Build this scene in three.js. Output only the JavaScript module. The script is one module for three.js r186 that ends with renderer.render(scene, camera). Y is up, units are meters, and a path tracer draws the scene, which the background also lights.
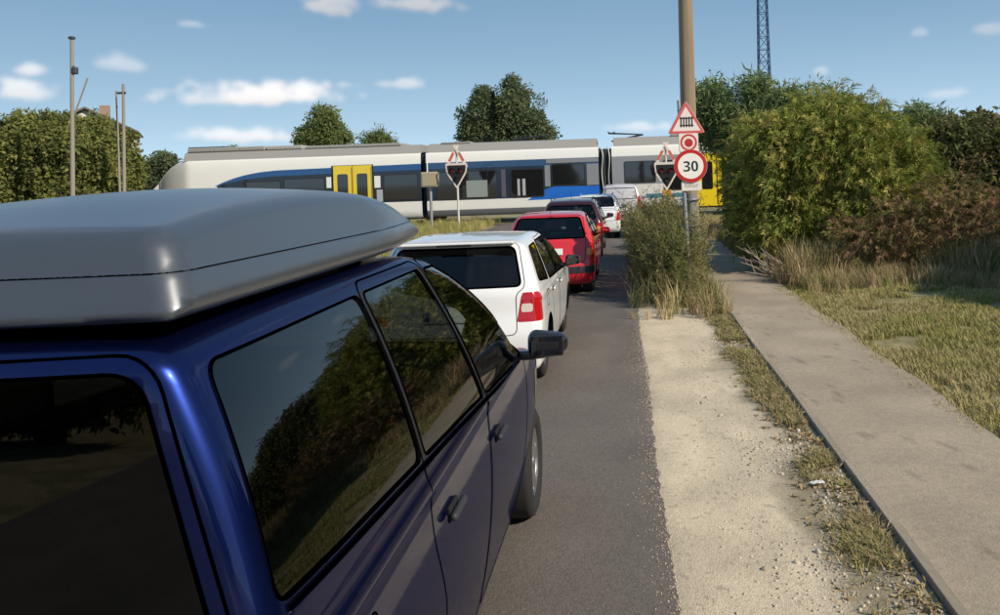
import * as THREE from 'three';
import { mergeGeometries } from 'three/addons/utils/BufferGeometryUtils.js';
import { RoundedBoxGeometry } from 'three/addons/geometries/RoundedBoxGeometry.js';

// ------------------------------------------------------------------ camera, sky, sun, exposure
const F = 800, PX = 630, PY = 178, EYE = 2.05, ROLL = THREE.MathUtils.degToRad(2.0);
const scene = new THREE.Scene();
const camera = new THREE.PerspectiveCamera(2 * Math.atan(307.5 / F) * 180 / Math.PI, 1000 / 615, 0.05, 3000);
camera.position.set(0, EYE, 0);
camera.rotation.z = -ROLL;
camera.setViewOffset(1000, 615, 500 - PX, 307.5 - PY, 1000, 615);
const renderer = new THREE.WebGLRenderer({ antialias: true });
renderer.toneMapping = THREE.LinearToneMapping;
renderer.toneMappingExposure = 1.2;
renderer.shadowMap.enabled = true;
const SUN = new THREE.Vector3(0.68, 0.56, 0.44).normalize();
const sun = new THREE.DirectionalLight(new THREE.Color(1.0, 0.90, 0.75), 4.1);
sun.name = 'sun';
sun.position.copy(SUN).multiplyScalar(120); sun.castShadow = true;
sun.shadow.radius = 1; sun.shadow.mapSize.set(4096, 4096);
Object.assign(sun.shadow.camera, { left: -60, right: 60, top: 60, bottom: -60, near: 1, far: 300 });
scene.add(sun, sun.target);

// ------------------------------------------------------------------ helpers
let seed = 12345;
const rnd = () => { seed = (seed + 0x6d2b79f5) | 0; let t = Math.imul(seed ^ (seed >>> 15), 1 | seed); t = (t + Math.imul(t ^ (t >>> 7), 61 | t)) ^ t; return ((t ^ (t >>> 14)) >>> 0) / 4294967296; };
const rr = (a, b) => a + (b - a) * rnd();
const lerp = (a, b, t) => a + (b - a) * t, clamp = (x, a, b) => Math.min(b, Math.max(a, x));
const sstep = (a, b, x) => { const t = clamp((x - a) / (b - a), 0, 1); return t * t * (3 - 2 * t); };
const PERM = (() => { const p = new Uint8Array(1024); let q = 977; const a = Array.from({ length: 256 }, (_, i) => i); for (let i = 255; i > 0; i--) { q = (Math.imul(q, 1103515245) + 12345) & 0x7fffffff; const k = (q >>> 8) % (i + 1); [a[i], a[k]] = [a[k], a[i]]; } for (let i = 0; i < 1024; i++) p[i] = a[i & 255]; return p; })();
function noise3(x, y, z, per = 0) {
  let ix = Math.floor(x), iy = Math.floor(y); const iz = Math.floor(z), fx = x - ix, fy = y - iy, fz = z - iz;
  const u = fx * fx * (3 - 2 * fx), v = fy * fy * (3 - 2 * fy), w = fz * fz * (3 - 2 * fz);
  let jx = ix + 1, jy = iy + 1; if (per) { ix %= per; jx %= per; iy %= per; jy %= per; }
  const X0 = PERM[ix & 255] + (ix >> 8 & 127), X1 = PERM[jx & 255] + (jx >> 8 & 127), y0 = iy & 255, y1 = jy & 255, z0 = iz & 255, z1 = (iz + 1) & 255;
  const a = PERM[X0 + y0], b = PERM[X1 + y0], c = PERM[X0 + y1], d = PERM[X1 + y1];
  const p0 = PERM[a + z0], p1 = PERM[b + z0], p2 = PERM[c + z0], p3 = PERM[d + z0];
  const lo = p0 + (p1 - p0) * u, l2 = p2 + (p3 - p2) * u, n0 = lo + (l2 - lo) * v;
  const q0 = PERM[a + z1], q1 = PERM[b + z1], q2 = PERM[c + z1], q3 = PERM[d + z1], m0 = q0 + (q1 - q0) * u, m1 = q2 + (q3 - q2) * u, n1 = m0 + (m1 - m0) * v;
  return (n0 + (n1 - n0) * w) / 255;
}
function fbm(x, y, z = 0, oct = 4, per = 0) { let s = 0, a = 0.5, t = 0; for (let i = 0; i < oct; i++) { s += a * noise3(x, y, z + i * 7.3, per); t += a; a *= 0.5; x *= 2; y *= 2; z *= 2; per *= 2; } return s / t; }
const V = (x, y, z) => new THREE.Vector3(x, y, z);
const C = (r, g, b) => new THREE.Color().setRGB(r, g, b);
function rayDir(px, py) { const dx = px - PX, dy = PY - py, c = Math.cos(-ROLL), s = Math.sin(-ROLL); return V(dx * c - dy * s, dx * s + dy * c, -F); }
function at(px, py, depth) { const d = rayDir(px, py); return V(d.x * depth / F, EYE + d.y * depth / F, -depth); }     // a point seen at a pixel, at a known distance
const names = new Map();
function numbered(n) { const k = names.get(n) || 0; names.set(n, k + 1); return k ? n + '_' + String(k).padStart(3, '0') : n; }
function shade(o) { o.castShadow = true; o.receiveShadow = true; return o; }
function part(name, geo, mat, parent) {
  if (Array.isArray(geo)) geo = geo.length > 1 ? merge(geo) : geo[0];
  const m = shade(new THREE.Mesh(geo, mat)); m.name = name; parent.add(m); return m;
}
function merge(list) { return mergeGeometries(list.map((g) => { g = g.index ? g.toNonIndexed() : g; const o = new THREE.BufferGeometry(); o.setAttribute('position', g.attributes.position); if (!g.attributes.normal) g.computeVertexNormals(); o.setAttribute('normal', g.attributes.normal); o.setAttribute('uv', g.attributes.uv || new THREE.BufferAttribute(new Float32Array(g.attributes.position.count * 2), 2)); return o; })); }
function tag(o, label, category, group, kind) { Object.assign(o.userData, { label, category }); if (group) o.userData.group = group; if (kind) o.userData.kind = kind; return o; }
function thing(name, label, category, pos = V(0, 0, 0), turn = 0, group) { const o = new THREE.Group(); o.name = numbered(name); o.position.copy(pos); o.rotation.y = turn; scene.add(o); return tag(o, label, category, group); }
function structure(name, geo, mat, parent) { const m = part(parent ? name : numbered(name), geo, mat, parent || scene); if (!parent) m.userData.kind = 'structure'; return m; }
const M4 = new THREE.Matrix4(), Q = new THREE.Quaternion(), EU = new THREE.Euler();
function box(w, h, d, x = 0, y = 0, z = 0, rx = 0, ry = 0, rz = 0) { const g = new THREE.BoxGeometry(w, h, d); if (rx || ry || rz) g.applyMatrix4(M4.makeRotationFromEuler(EU.set(rx, ry, rz))); return g.translate(x, y, z); }
function rbox(w, h, d, r, x = 0, y = 0, z = 0, seg = 3) { return new RoundedBoxGeometry(w, h, d, seg, Math.min(r, w / 2 - 1e-4, h / 2 - 1e-4, d / 2 - 1e-4)).translate(x, y, z); }
function rod(a, b, ra, rb = ra, n = 8) { const d = b.clone().sub(a), g = new THREE.CylinderGeometry(rb, ra, d.length(), n, 1); Q.setFromUnitVectors(V(0, 1, 0), d.clone().normalize()); return g.applyQuaternion(Q).translate((a.x + b.x) / 2, (a.y + b.y) / 2, (a.z + b.z) / 2); }
function tube(pts, r, n = 6, seg = 24) { return new THREE.TubeGeometry(new THREE.CatmullRomCurve3(pts), seg, r, n, false); }
function dataTex(n, fn, rep, srgb = true) {         // fn(u, v) -> [r, g, b] linear; stored as sRGB bytes
  const d = new Uint8Array(n * n * 4), e = (c) => { c = clamp(c, 0, 1); return srgb ? (c <= 0.0031308 ? 12.92 * c : 1.055 * Math.pow(c, 1 / 2.4) - 0.055) : c; };
  for (let y = 0; y < n; y++) for (let x = 0; x < n; x++) { const c = fn(x / n, y / n), o = (y * n + x) * 4; for (let k = 0; k < 3; k++) d[o + k] = e(c[k]) * 255; d[o + 3] = 255; }
  const t = new THREE.DataTexture(d, n, n); t.wrapS = t.wrapT = THREE.RepeatWrapping; t.magFilter = THREE.LinearFilter; t.minFilter = THREE.LinearMipmapLinearFilter; t.generateMipmaps = true;
  if (srgb) t.colorSpace = THREE.SRGBColorSpace; t.repeat.set(rep, rep); t.needsUpdate = true; return t;
}
const std = (color, roughness = 0.7, metalness = 0, extra = {}) => new THREE.MeshStandardMaterial({ color, roughness, metalness, side: THREE.DoubleSide, ...extra });
const phys = (color, roughness, metalness, extra = {}) => new THREE.MeshPhysicalMaterial({ color, roughness, metalness, side: THREE.DoubleSide, ...extra });

// ------------------------------------------------------------------ sky (air and clouds only)
{
  const W = 2048, Hh = 1024, d = new Float32Array(W * Hh * 4);
  // cumulus seen in the photograph: pixel centre, half extents in pixels, strength
  const CL = [[262, 97, 85, 17, 1.0, 1], [215, 101, 38, 9, .5, 1], [250, 137, 62, 11, .8, 1], [330, 8, 34, 15, .75, .72], [415, 5, 48, 15, .75, .72], [22, 92, 24, 17, .75, 1], [30, 72, 14, 10, .7, 1], [405, 85, 26, 8, .5, 1], [122, 66, 20, 11, .4, 1], [195, 25, 16, 4, .3, 1], [640, 128, 36, 7, .5, 1], [823, 72, 10, 7, .3, 1], [945, 94, 26, 8, .35, 1], [920, 33, 10, 8, .25, 1], [990, 30, 16, 9, .35, .85]].map(([px, py, a, b, s, t]) => { const v = rayDir(px, py).normalize(); return { az: Math.atan2(v.x, -v.z), el: Math.asin(v.y), a: a / F, b: b / F, s, t }; });
  for (let j = 0; j < Hh; j++) {
    const el = ((j + 0.5) / Hh - 0.5) * Math.PI, y = Math.sin(el);
    if (y < -0.02) { for (let i = 0; i < W; i++) { const o = (j * W + i) * 4; d[o] = 0.30; d[o + 1] = 0.30; d[o + 2] = 0.27; d[o + 3] = 1; } continue; }
    for (let i = 0; i < W; i++) {
      const round = ((i + 0.5) / W - 0.5) * 2 * Math.PI, x = Math.cos(round) * Math.cos(el), z = Math.sin(round) * Math.cos(el), az = Math.atan2(x, -z);
      const e = Math.max(0, y), k = Math.exp(-e * 8.5), k2 = Math.exp(-e * 2.2);
      const hz = fbm(az * 3 + 20, el * 9, 3, 3) - 0.5;
      let c = [0.085 + 0.42 * k + 0.06 * k2 + hz * 0.03, 0.185 + 0.49 * k + 0.10 * k2 + hz * 0.025, 0.33 + 0.46 * k + 0.12 * k2 + hz * 0.015];
      let a = 0, tint = 1;
      for (const q of CL) {
        let da = az - q.az; const de = el - q.el;
        if (Math.abs(da) > q.a * 2.2 || Math.abs(de) > q.b * 2.6) continue;
        const n = fbm(az * 60, el * 90, 9, 6) - 0.5, base = de < 0 ? 1.9 : 1.0;
        const r = Math.hypot(da / q.a, de * base / q.b) - n * 1.05;
        const s = q.s * 0.92 * sstep(1.05, 0.38, r); if (s > a) { a = s; tint = q.t * (0.78 + 0.22 * sstep(-0.9, 0.5, de / q.b)); }
      }
      if (y > 0.03) {   // thin scattered cumulus over the whole sky
        const s = 1 / (y + 0.14), n = fbm(x * s * 1.7 + 11, z * s * 1.7 + 5, 2, 5), q = 0.6 * sstep(0.60, 0.74, n) * sstep(0.22, 0.36, y);
        if (q > a) { a = q; tint = 1; }
      }
      const cl = [0.92 * tint, 0.885 * tint, 0.87 * tint];
      const o = (j * W + i) * 4; for (let q = 0; q < 3; q++) d[o + q] = lerp(c[q], cl[q], a); d[o + 3] = 1;
    }
  }
  const t = new THREE.DataTexture(d, W, Hh, THREE.RGBAFormat, THREE.FloatType);
  t.mapping = THREE.EquirectangularReflectionMapping; t.magFilter = THREE.LinearFilter; t.needsUpdate = true;
  scene.background = t; scene.environment = t;
}

// ------------------------------------------------------------------ ground, road, verge, pavement
function strip(x0, x1, z0, z1, y, nx, nz, colorFn) {   // a sheet between two edge curves x0(z), x1(z); uv in metres
  const g = new THREE.BufferGeometry(), p = [], uv = [], nor = [], col = [], idx = [];
  for (let j = 0; j <= nz; j++) { const z = z0 + (z1 - z0) * (j / nz) ** 1.0, a = x0(z), b = x1(z); for (let i = 0; i <= nx; i++) { const x = lerp(a, b, i / nx); p.push(x, typeof y === 'function' ? y(x, z) : y, z); uv.push(x, z); nor.push(0, 1, 0); if (colorFn) col.push(...colorFn(x, z, i / nx)); } }
  for (let j = 0; j < nz; j++) for (let i = 0; i < nx; i++) { const a = j * (nx + 1) + i, b = a + nx + 1; idx.push(a, a + 1, b, a + 1, b + 1, b); }
  g.setAttribute('position', new THREE.Float32BufferAttribute(p, 3)); g.setAttribute('uv', new THREE.Float32BufferAttribute(uv, 2)); g.setAttribute('normal', new THREE.Float32BufferAttribute(nor, 3));
  if (colorFn) g.setAttribute('color', new THREE.Float32BufferAttribute(col, 3));
  g.setIndex(idx); if (typeof y === 'function') g.computeVertexNormals(); return g;
}
const wob = (s, a, f = 1) => (z) => a * (fbm(z * f, s, 0, 4) - 0.5);
const texSoil = dataTex(1024, (u, v) => { const n = fbm(u * 8, v * 8, 1, 6, 8), m = fbm(u * 64, v * 64, 4, 3, 64), q = sstep(0.42, 0.62, n), k = 0.65 + 0.7 * m; return [lerp(0.25, 0.36, q) * k, lerp(0.22, 0.30, q) * k, lerp(0.085, 0.155, q) * k]; }, 1 / 5);
const texAsphalt = dataTex(1024, (u, v) => { const n = fbm(u * 6, v * 6, 1, 4, 6), g = noise3(u * 340, v * 340, 2, 340), g2 = noise3(u * 170, v * 170, 5, 170), k = (0.8 + 0.4 * n) * (0.72 + 0.36 * g + 0.2 * g2); return [0.128 * k, 0.109 * k, 0.093 * k]; }, 1 / 3);
const texGrit = dataTex(1024, (u, v) => { const n = fbm(u * 5, v * 5, 1, 5, 5), g = noise3(u * 300, v * 300, 2, 300), s = sstep(0.78, 0.9, noise3(u * 110, v * 110, 9, 110)), k = (0.78 + 0.44 * n) * (0.86 + 0.26 * g) * (1 - 0.25 * s); return [0.57 * k, 0.47 * k, 0.335 * k]; }, 1 / 3);
const texPave = dataTex(1024, (u, v) => { const n = fbm(u * 7, v * 7, 3, 5, 7), g = noise3(u * 320, v * 320, 2, 320), g2 = noise3(u * 90, v * 90, 6, 90), k = (0.82 + 0.36 * n) * (0.8 + 0.26 * g + 0.14 * g2); return [0.35 * k, 0.284 * k, 0.208 * k]; }, 1 / 3);
const bumpFine = dataTex(1024, (u, v) => { const g = noise3(u * 380, v * 380, 2, 380) * 0.55 + noise3(u * 190, v * 190, 5, 190) * 0.35 + fbm(u * 40, v * 40, 5, 2, 40) * 0.1; return [g, g, g]; }, 1 / 1.5, false);
const mSoil = std(0xffffff, 1, 0, { map: texSoil, bumpMap: bumpFine, bumpScale: 0.02 });
const mAsphalt = std(0xffffff, 0.9, 0, { map: texAsphalt, bumpMap: bumpFine, bumpScale: 0.004, vertexColors: true });
const mGrit = std(0xffffff, 1, 0, { map: texGrit, bumpMap: bumpFine, bumpScale: 0.004, vertexColors: true });
const mPave = std(0xffffff, 0.95, 0, { map: texPave, bumpMap: bumpFine, bumpScale: 0.003, vertexColors: true });
const mConcrete = std(C(0.4, 0.35, 0.28), 0.95, 0, { bumpMap: bumpFine, bumpScale: 0.01 });
const ROADX = (z) => 0.14 + 0.012 * Math.min(0, z + 2) * (z > -16 ? 1 : 14 / Math.max(1, -(z + 2))) ;
const KERB = 1.385, PAVE1 = 2.66;
const soilRise = (x) => 0.022 * sstep(0.85, 1.36, x);
const lawnH = (x, z) => -0.02 + 0.05 * sstep(2.7, 4, x) * fbm(x * 0.5, z * 0.5, 8, 3) + 0.012 * (fbm(x * 3, z * 3, 2, 2) - .5);
structure('ground', strip(() => -500, () => 500, 260, -900, -0.03, 8, 8), mSoil);
structure('lawn', strip(() => PAVE1 - 0.35, () => 26, 8, -38, lawnH, 90, 170), mSoil);
// worn asphalt: darker, oilier wheel tracks and repairs, as stains with an outline of their own
structure('road', strip(() => -6.4, (z) => ROADX(z) + 0.25, 70, -60, 0.0, 60, 520, (x, z) => { const p = fbm(x * 0.9 + 4, z * 0.25, 3, 5), s = 0.9 + 0.35 * (p - 0.5) + 0.10 * sstep(0.5, 0.56, fbm(x * 2.2, z * 0.5 + 9, 6, 5)); return [s, s * 0.99, s * 0.97]; }), mAsphalt);
{
  const e0 = wob(3.3, 0.05, 9), e0b = wob(8.1, 0.12, 0.5), e1 = wob(5.7, 0.3, 1.2);
  structure('gravel_shoulder', strip((z) => ROADX(z) - 0.06 + e0b(z) * 0.6, () => KERB - 0.012, 10, -40, (x, z) => lerp(-0.006, 0.005, sstep(-0.03, 0.10, x - ROADX(z) - e0b(z) * 0.6)) + 0.006 * (fbm(x * 14, z * 14, 3, 3) - 0.5) + soilRise(x), 44, 1400, (x, z) => {
    const p = fbm(x * 2.5, z * 2.5, 1, 5), w = sstep(0.45, 0.6, fbm(x * 5 + 3, z * 1.4, 4, 5));
    const q = sstep(0.85, 1.25, x + (fbm(x * 3, z * 2.2, 12, 4) - 0.5) * 0.9);   // soil and dead litter towards the kerb
    const k = 0.82 + 0.36 * p - 0.1 * w; return [lerp(k, 0.5 * k, q), lerp(k, 0.5 * k, q), lerp(k, 0.45 * k, q)];
  }), mGrit);
  structure('pavement', strip(() => KERB + 0.06, (z) => PAVE1 + e1(z) * 0.55, 10, -40, 0.035, 24, 420, (x, z, t) => {
    const p = fbm(x * 1.8, z * 0.8, 7, 5), crack = Math.abs(fbm(x * 1.5 + 7, z * 1.5, 3, 4) - 0.5) < 0.004 ? 0.7 : 1, s = (0.82 + 0.38 * p) * crack;
    return [s, s * (0.985 + 0.02 * p), s * (0.97 + 0.03 * p)];
  }), mPave);
  const kerb = new THREE.Group(); kerb.name = 'kerb'; kerb.userData.kind = 'structure'; scene.add(kerb);
  const ks = [0, 1, 2].map(() => rbox(0.06, 0.2, 0.985, 0.01, 0, 0, 0, 2)), km = [0.9, 1, 1.12].map((k) => std(C(0.54 * k, 0.46 * k, 0.35 * k), 0.95, 0, { bumpMap: bumpFine, bumpScale: 0.012 }));
  for (let i = 0; i < 44; i++) { const k = part('kerb_stone', ks[i % 3], km[(i * 7 + (i >> 2)) % 3], kerb); k.position.set(KERB + 0.03 + rr(-0.008, 0.008), -0.04 + rr(-0.008, 0.012), 4 - i); k.rotation.set(rr(-0.006, 0.006), rr(-0.008, 0.008), rr(-0.04, 0.04)); }
  // railway
  structure('track_bed', strip(() => -70, () => 60, -39.2, -46, 0.004, 60, 8, (x, z) => { const k = 0.6 + 0.5 * fbm(x, z, 2, 4); return [k, k, k]; }), std(0xffffff, 1, 0, { map: texPave, vertexColors: true, bumpMap: bumpFine, bumpScale: 0.05, color: C(0.7, 0.65, 0.6) }));
  structure('rail', [box(130, 0.06, 0.07, -5, 0.035, -41.3), box(130, 0.06, 0.07, -5, 0.035, -42.75)], std(C(0.3, 0.24, 0.2), 0.4, 0.8));
}

// ------------------------------------------------------------------ car building: a smooth body field, meshed and cut into panels
function sdPoly(pts) {
  const n = pts.length, X = Float64Array.from(pts, (p) => p[0]), Y = Float64Array.from(pts, (p) => p[1]);
  return (x, y) => {
    let d = Infinity, s = 1;
    for (let i = 0, j = n - 1; i < n; j = i, i++) {
      const ex = X[j] - X[i], ey = Y[j] - Y[i], wx = x - X[i], wy = y - Y[i], t = clamp((wx * ex + wy * ey) / (ex * ex + ey * ey || 1e-12), 0, 1), bx = wx - ex * t, by = wy - ey * t, q = bx * bx + by * by;
      if (q < d) d = q;
      const c1 = y >= Y[i], c2 = y < Y[j], c3 = ex * wy > ey * wx;
      if ((c1 && c2 && c3) || (!c1 && !c2 && !c3)) s = -s;
    }
    return s * Math.sqrt(d);
  };
}
function roundPoly(pts, r, seg = 6) {    // pts: [x, y, own radius?]
  const out = [], n = pts.length;
  for (let i = 0; i < n; i++) {
    const a = pts[(i + n - 1) % n], b = pts[i], c = pts[(i + 1) % n], R = b[2] ?? r, la = Math.hypot(a[0] - b[0], a[1] - b[1]), lc = Math.hypot(c[0] - b[0], c[1] - b[1]), ta = Math.min(R / la, 0.49), tc = Math.min(R / lc, 0.49);
    const p = [lerp(b[0], a[0], ta), lerp(b[1], a[1], ta)], q = [lerp(b[0], c[0], tc), lerp(b[1], c[1], tc)];
    for (let k = 0; k <= seg; k++) { const t = k / seg, u = 1 - t; out.push([u * u * p[0] + 2 * u * t * b[0] + t * t * q[0], u * u * p[1] + 2 * u * t * b[1] + t * t * q[1]]); }
  }
  return out;
}
const rmax = (a, b, r) => { const x = a + r, y = b + r; return x > 0 && y > 0 ? Math.hypot(x, y) - r : Math.max(a, b); };
function grad(f, x, y, z, e = 0.006) { const gx = f(x + e, y, z) - f(x - e, y, z), gy = f(x, y + e, z) - f(x, y - e, z), gz = f(x, y, z + e) - f(x, y, z - e), l = Math.hypot(gx, gy, gz) || 1; return [gx / l, gy / l, gz / l, l / (2 * e)]; }
function surfaceNets(f, lo, hi, cell) {
  const n = [0, 1, 2].map((k) => Math.ceil((hi[k] - lo[k]) / cell)), [nx, ny, nz] = n, sx = nx + 1, sy = ny + 1, val = new Float32Array(sx * sy * (nz + 1));
  for (let k = 0, o = 0; k <= nz; k++) for (let j = 0; j <= ny; j++) for (let i = 0; i <= nx; i++, o++) val[o] = f(lo[0] + i * cell, lo[1] + j * cell, lo[2] + k * cell);
  const id = new Int32Array(nx * ny * nz).fill(-1), pos = [], idx = [], at3 = (i, j, k) => val[i + sx * (j + sy * k)];
  const E = [[0, 1], [2, 3], [4, 5], [6, 7], [0, 2], [1, 3], [4, 6], [5, 7], [0, 4], [1, 5], [2, 6], [3, 7]];
  for (let k = 0; k < nz; k++) for (let j = 0; j < ny; j++) for (let i = 0; i < nx; i++) {
    const c = []; let m = 0; for (let q = 0; q < 8; q++) { c[q] = at3(i + (q & 1), j + ((q >> 1) & 1), k + (q >> 2)); if (c[q] < 0) m++; }
    if (m === 0 || m === 8) continue;
    let px = 0, py = 0, pz = 0, w = 0;
    for (const [a, b] of E) if ((c[a] < 0) !== (c[b] < 0)) { const t = c[a] / (c[a] - c[b]); px += lerp(a & 1, b & 1, t); py += lerp((a >> 1) & 1, (b >> 1) & 1, t); pz += lerp(a >> 2, b >> 2, t); w++; }
    let p = [lo[0] + (i + px / w) * cell, lo[1] + (j + py / w) * cell, lo[2] + (k + pz / w) * cell];
    for (let q = 0; q < 3; q++) { const g = grad(f, ...p), v = clamp(f(...p) / Math.max(g[3], 0.3), -cell, cell); p = [p[0] - g[0] * v, p[1] - g[1] * v, p[2] - g[2] * v]; }
    id[i + nx * (j + ny * k)] = pos.length; pos.push(p);
  }
  const cellAt = (i, j, k) => id[i + nx * (j + ny * k)];
  const quad = (a, b, c, d, flip) => { if (Math.min(a, b, c, d) < 0) return; if (flip) idx.push(a, c, b, a, d, c); else idx.push(a, b, c, a, c, d); };
  for (let k = 1; k < nz; k++) for (let j = 1; j < ny; j++) for (let i = 1; i < nx; i++) {
    const v = at3(i, j, k) < 0;
    if (v !== (at3(i + 1, j, k) < 0)) quad(cellAt(i, j - 1, k - 1), cellAt(i, j, k - 1), cellAt(i, j, k), cellAt(i, j - 1, k), !v);
    if (v !== (at3(i, j + 1, k) < 0)) quad(cellAt(i - 1, j, k - 1), cellAt(i - 1, j, k), cellAt(i, j, k), cellAt(i, j, k - 1), !v);
    if (v !== (at3(i, j, k + 1) < 0)) quad(cellAt(i - 1, j - 1, k), cellAt(i, j - 1, k), cellAt(i, j, k), cellAt(i - 1, j, k), !v);
  }
  return { pos, nor: pos.map((p) => grad(f, ...p).slice(0, 3)), idx };
}
function split(m, g, f) {     // cut a mesh along g = 0: [inside, outside]
  const val = m.pos.map((p) => g(p[0], p[1], p[2])), sides = [{ pos: [], nor: [], idx: [] }, { pos: [], nor: [], idx: [] }], maps = [new Map(), new Map()], cuts = new Map();
  const cut = (a, b) => {
    const key = a < b ? a + '_' + b : b + '_' + a; if (cuts.has(key)) return cuts.get(key);
    const A = m.pos[a], B = m.pos[b]; let t0 = 0, t1 = 1, v0 = val[a], v1 = val[b], t = 0.5, p;
    for (let q = 0; q < 4; q++) { t = clamp(t0 + (t1 - t0) * v0 / (v0 - v1), t0, t1); p = [0, 1, 2].map((k) => lerp(A[k], B[k], t)); const v = g(...p); if ((v < 0) === (v0 < 0)) { t0 = t; v0 = v; } else { t1 = t; v1 = v; } if (v0 === v1) break; }
    let nn;
    if (f) { const q = grad(f, ...p), d = f(...p) / Math.max(q[3], 0.3); p = [p[0] - q[0] * d, p[1] - q[1] * d, p[2] - q[2] * d]; nn = q.slice(0, 3); } else nn = [0, 1, 2].map((k) => lerp(m.nor[a][k], m.nor[b][k], t));
    const r = { p, nn, key }; cuts.set(key, r); return r;
  };
  const add = (s, v) => { const key = typeof v === 'number' ? v : v.key, mp = maps[s]; if (!mp.has(key)) { mp.set(key, sides[s].pos.length); sides[s].pos.push(typeof v === 'number' ? m.pos[v] : v.p); sides[s].nor.push(typeof v === 'number' ? m.nor[v] : v.nn); } return mp.get(key); };
  const tri = (s, a, b, c) => sides[s].idx.push(add(s, a), add(s, b), add(s, c));
  for (let i = 0; i < m.idx.length; i += 3) {
    const t = [m.idx[i], m.idx[i + 1], m.idx[i + 2]], s = t.map((v) => (val[v] < 0 ? 0 : 1)), sum = s[0] + s[1] + s[2];
    if (sum === 0 || sum === 3) { tri(s[0], ...t); continue; }
    const lone = sum === 1 ? 1 : 0, k = s.indexOf(lone), a = t[k], b = t[(k + 1) % 3], c = t[(k + 2) % 3], ab = cut(a, b), ac = cut(a, c);
    tri(lone, a, ab, ac); tri(1 - lone, ab, b, c); tri(1 - lone, ab, c, ac);
  }
  return sides;
}
function toGeo(m, off = 0) {
  const g = new THREE.BufferGeometry(), p = new Float32Array(m.pos.length * 3), n = new Float32Array(m.pos.length * 3), uv = new Float32Array(m.pos.length * 2);
  m.pos.forEach((v, i) => { for (let k = 0; k < 3; k++) { p[i * 3 + k] = v[k] + m.nor[i][k] * off; n[i * 3 + k] = m.nor[i][k]; } uv[i * 2] = v[2] + v[0] * 0.7; uv[i * 2 + 1] = v[1] + v[0] * 0.3; });
  g.setAttribute('position', new THREE.BufferAttribute(p, 3)); g.setAttribute('normal', new THREE.BufferAttribute(n, 3)); g.setAttribute('uv', new THREE.BufferAttribute(uv, 2)); g.setIndex(m.idx); return g;
}
function ribbon(path, width, lift, closed) {   // path: [{p, n}] on a surface; a low bead along it
  const P = [], N = [], I = [], L = path.length;
  for (let i = 0; i < L; i++) {
    const a = path[closed ? (i + L - 1) % L : Math.max(0, i - 1)].p, b = path[closed ? (i + 1) % L : Math.min(L - 1, i + 1)].p, t = b.clone().sub(a).normalize(), n = path[i].n, s = t.clone().cross(n).normalize();
    for (const [u, h] of [[-0.5, -0.003], [-0.42, lift], [0.42, lift], [0.5, -0.003]]) { const q = path[i].p.clone().addScaledVector(s, u * width).addScaledVector(n, h); P.push(q.x, q.y, q.z); const m = n.clone().addScaledVector(s, u * 1.0).normalize(); N.push(m.x, m.y, m.z); }
  }
  for (let i = 0; i < (closed ? L : L - 1); i++) for (let k = 0; k < 3; k++) { const a = i * 4 + k, b = ((i + 1) % L) * 4 + k; I.push(a, b, a + 1, b, b + 1, a + 1); }
  const g = new THREE.BufferGeometry(); g.setAttribute('position', new THREE.Float32BufferAttribute(P, 3)); g.setAttribute('normal', new THREE.Float32BufferAttribute(N, 3)); g.setAttribute('uv', new THREE.BufferAttribute(new Float32Array(P.length / 3 * 2), 2)); g.setIndex(I); return g;
}
function resample(pts, step, closed = true) {
  const out = [], n = pts.length;
  for (let i = 0; i < (closed ? n : n - 1); i++) { const a = pts[i], b = pts[(i + 1) % n], l = Math.hypot(a[0] - b[0], a[1] - b[1]), k = Math.max(1, Math.round(l / step)); if (l < 1e-6) continue; for (let q = 0; q < k; q++) out.push([lerp(a[0], b[0], q / k), lerp(a[1], b[1], q / k)]); }
  if (!closed) out.push(pts[n - 1]); return out;
}
function hit(f, from, to) {     // first surface point going from outside to inside
  let a = 0, b = 1; const N = 60, P = (t) => [0, 1, 2].map((k) => lerp(from[k], to[k], t)); let found = false;
  for (let i = 1; i <= N; i++) if (f(...P(i / N)) < 0) { a = (i - 1) / N; b = i / N; found = true; break; }
  if (!found) return null;
  for (let i = 0; i < 16; i++) { const m = (a + b) / 2; if (f(...P(m)) < 0) b = m; else a = m; }
  const p = P(b), g = grad(f, ...p); return { p: V(...p), n: V(g[0], g[1], g[2]) };
}
function carField(s) {
  const side = sdPoly(roundPoly(s.sil, 0.06, 5)), { L, hw, yb, yw = 0.7, bulge = 0.04, tumble = 0.3, tumble2 = 0.10, bowR = 0.1, bowF = 0.16, crown = 0.05, edge = 0.085, rt = 0.5, rTaper = 0.03, ft = 1.0, fTaper = 0.12, H } = s;
  const low = (y) => bulge * ((y - yw) / 0.45) ** 2;
  return (x, y, z) => {
    const ax = Math.abs(x), l = -z, t = sstep(0.3 * L, 0.7 * L, l), a2 = ax * ax, le = l - bowR * a2 * (1 - t) + bowF * a2 * t, ye = y + crown * a2 * sstep(yb - 0.3, yb + 0.15, y);
    const d1 = side(le, ye);
    let w = hw - rTaper * Math.max(0, (rt - l) / rt) ** 2 - fTaper * Math.max(0, (l - (L - ft)) / ft) ** 2;
    w -= y < yb ? low(Math.max(y, 0.1)) : low(yb) + (y - yb) * tumble + tumble2 * (y - yb) ** 2;
    const shoulder = 0.012 * Math.exp(-(((y - (yb - 0.07)) / 0.03) ** 2));
    return rmax(d1, (ax - w - shoulder) * 0.96, edge);
  };
}
const mBlack = std(C(0.012, 0.012, 0.013), 0.55), mTyre = std(C(0.018, 0.017, 0.017), 0.85), mPlastic = std(C(0.03, 0.03, 0.032), 0.6), mRim = std(C(0.5, 0.5, 0.5), 0.32, 0.9), mChrome = std(C(0.75, 0.75, 0.75), 0.12, 1);
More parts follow.
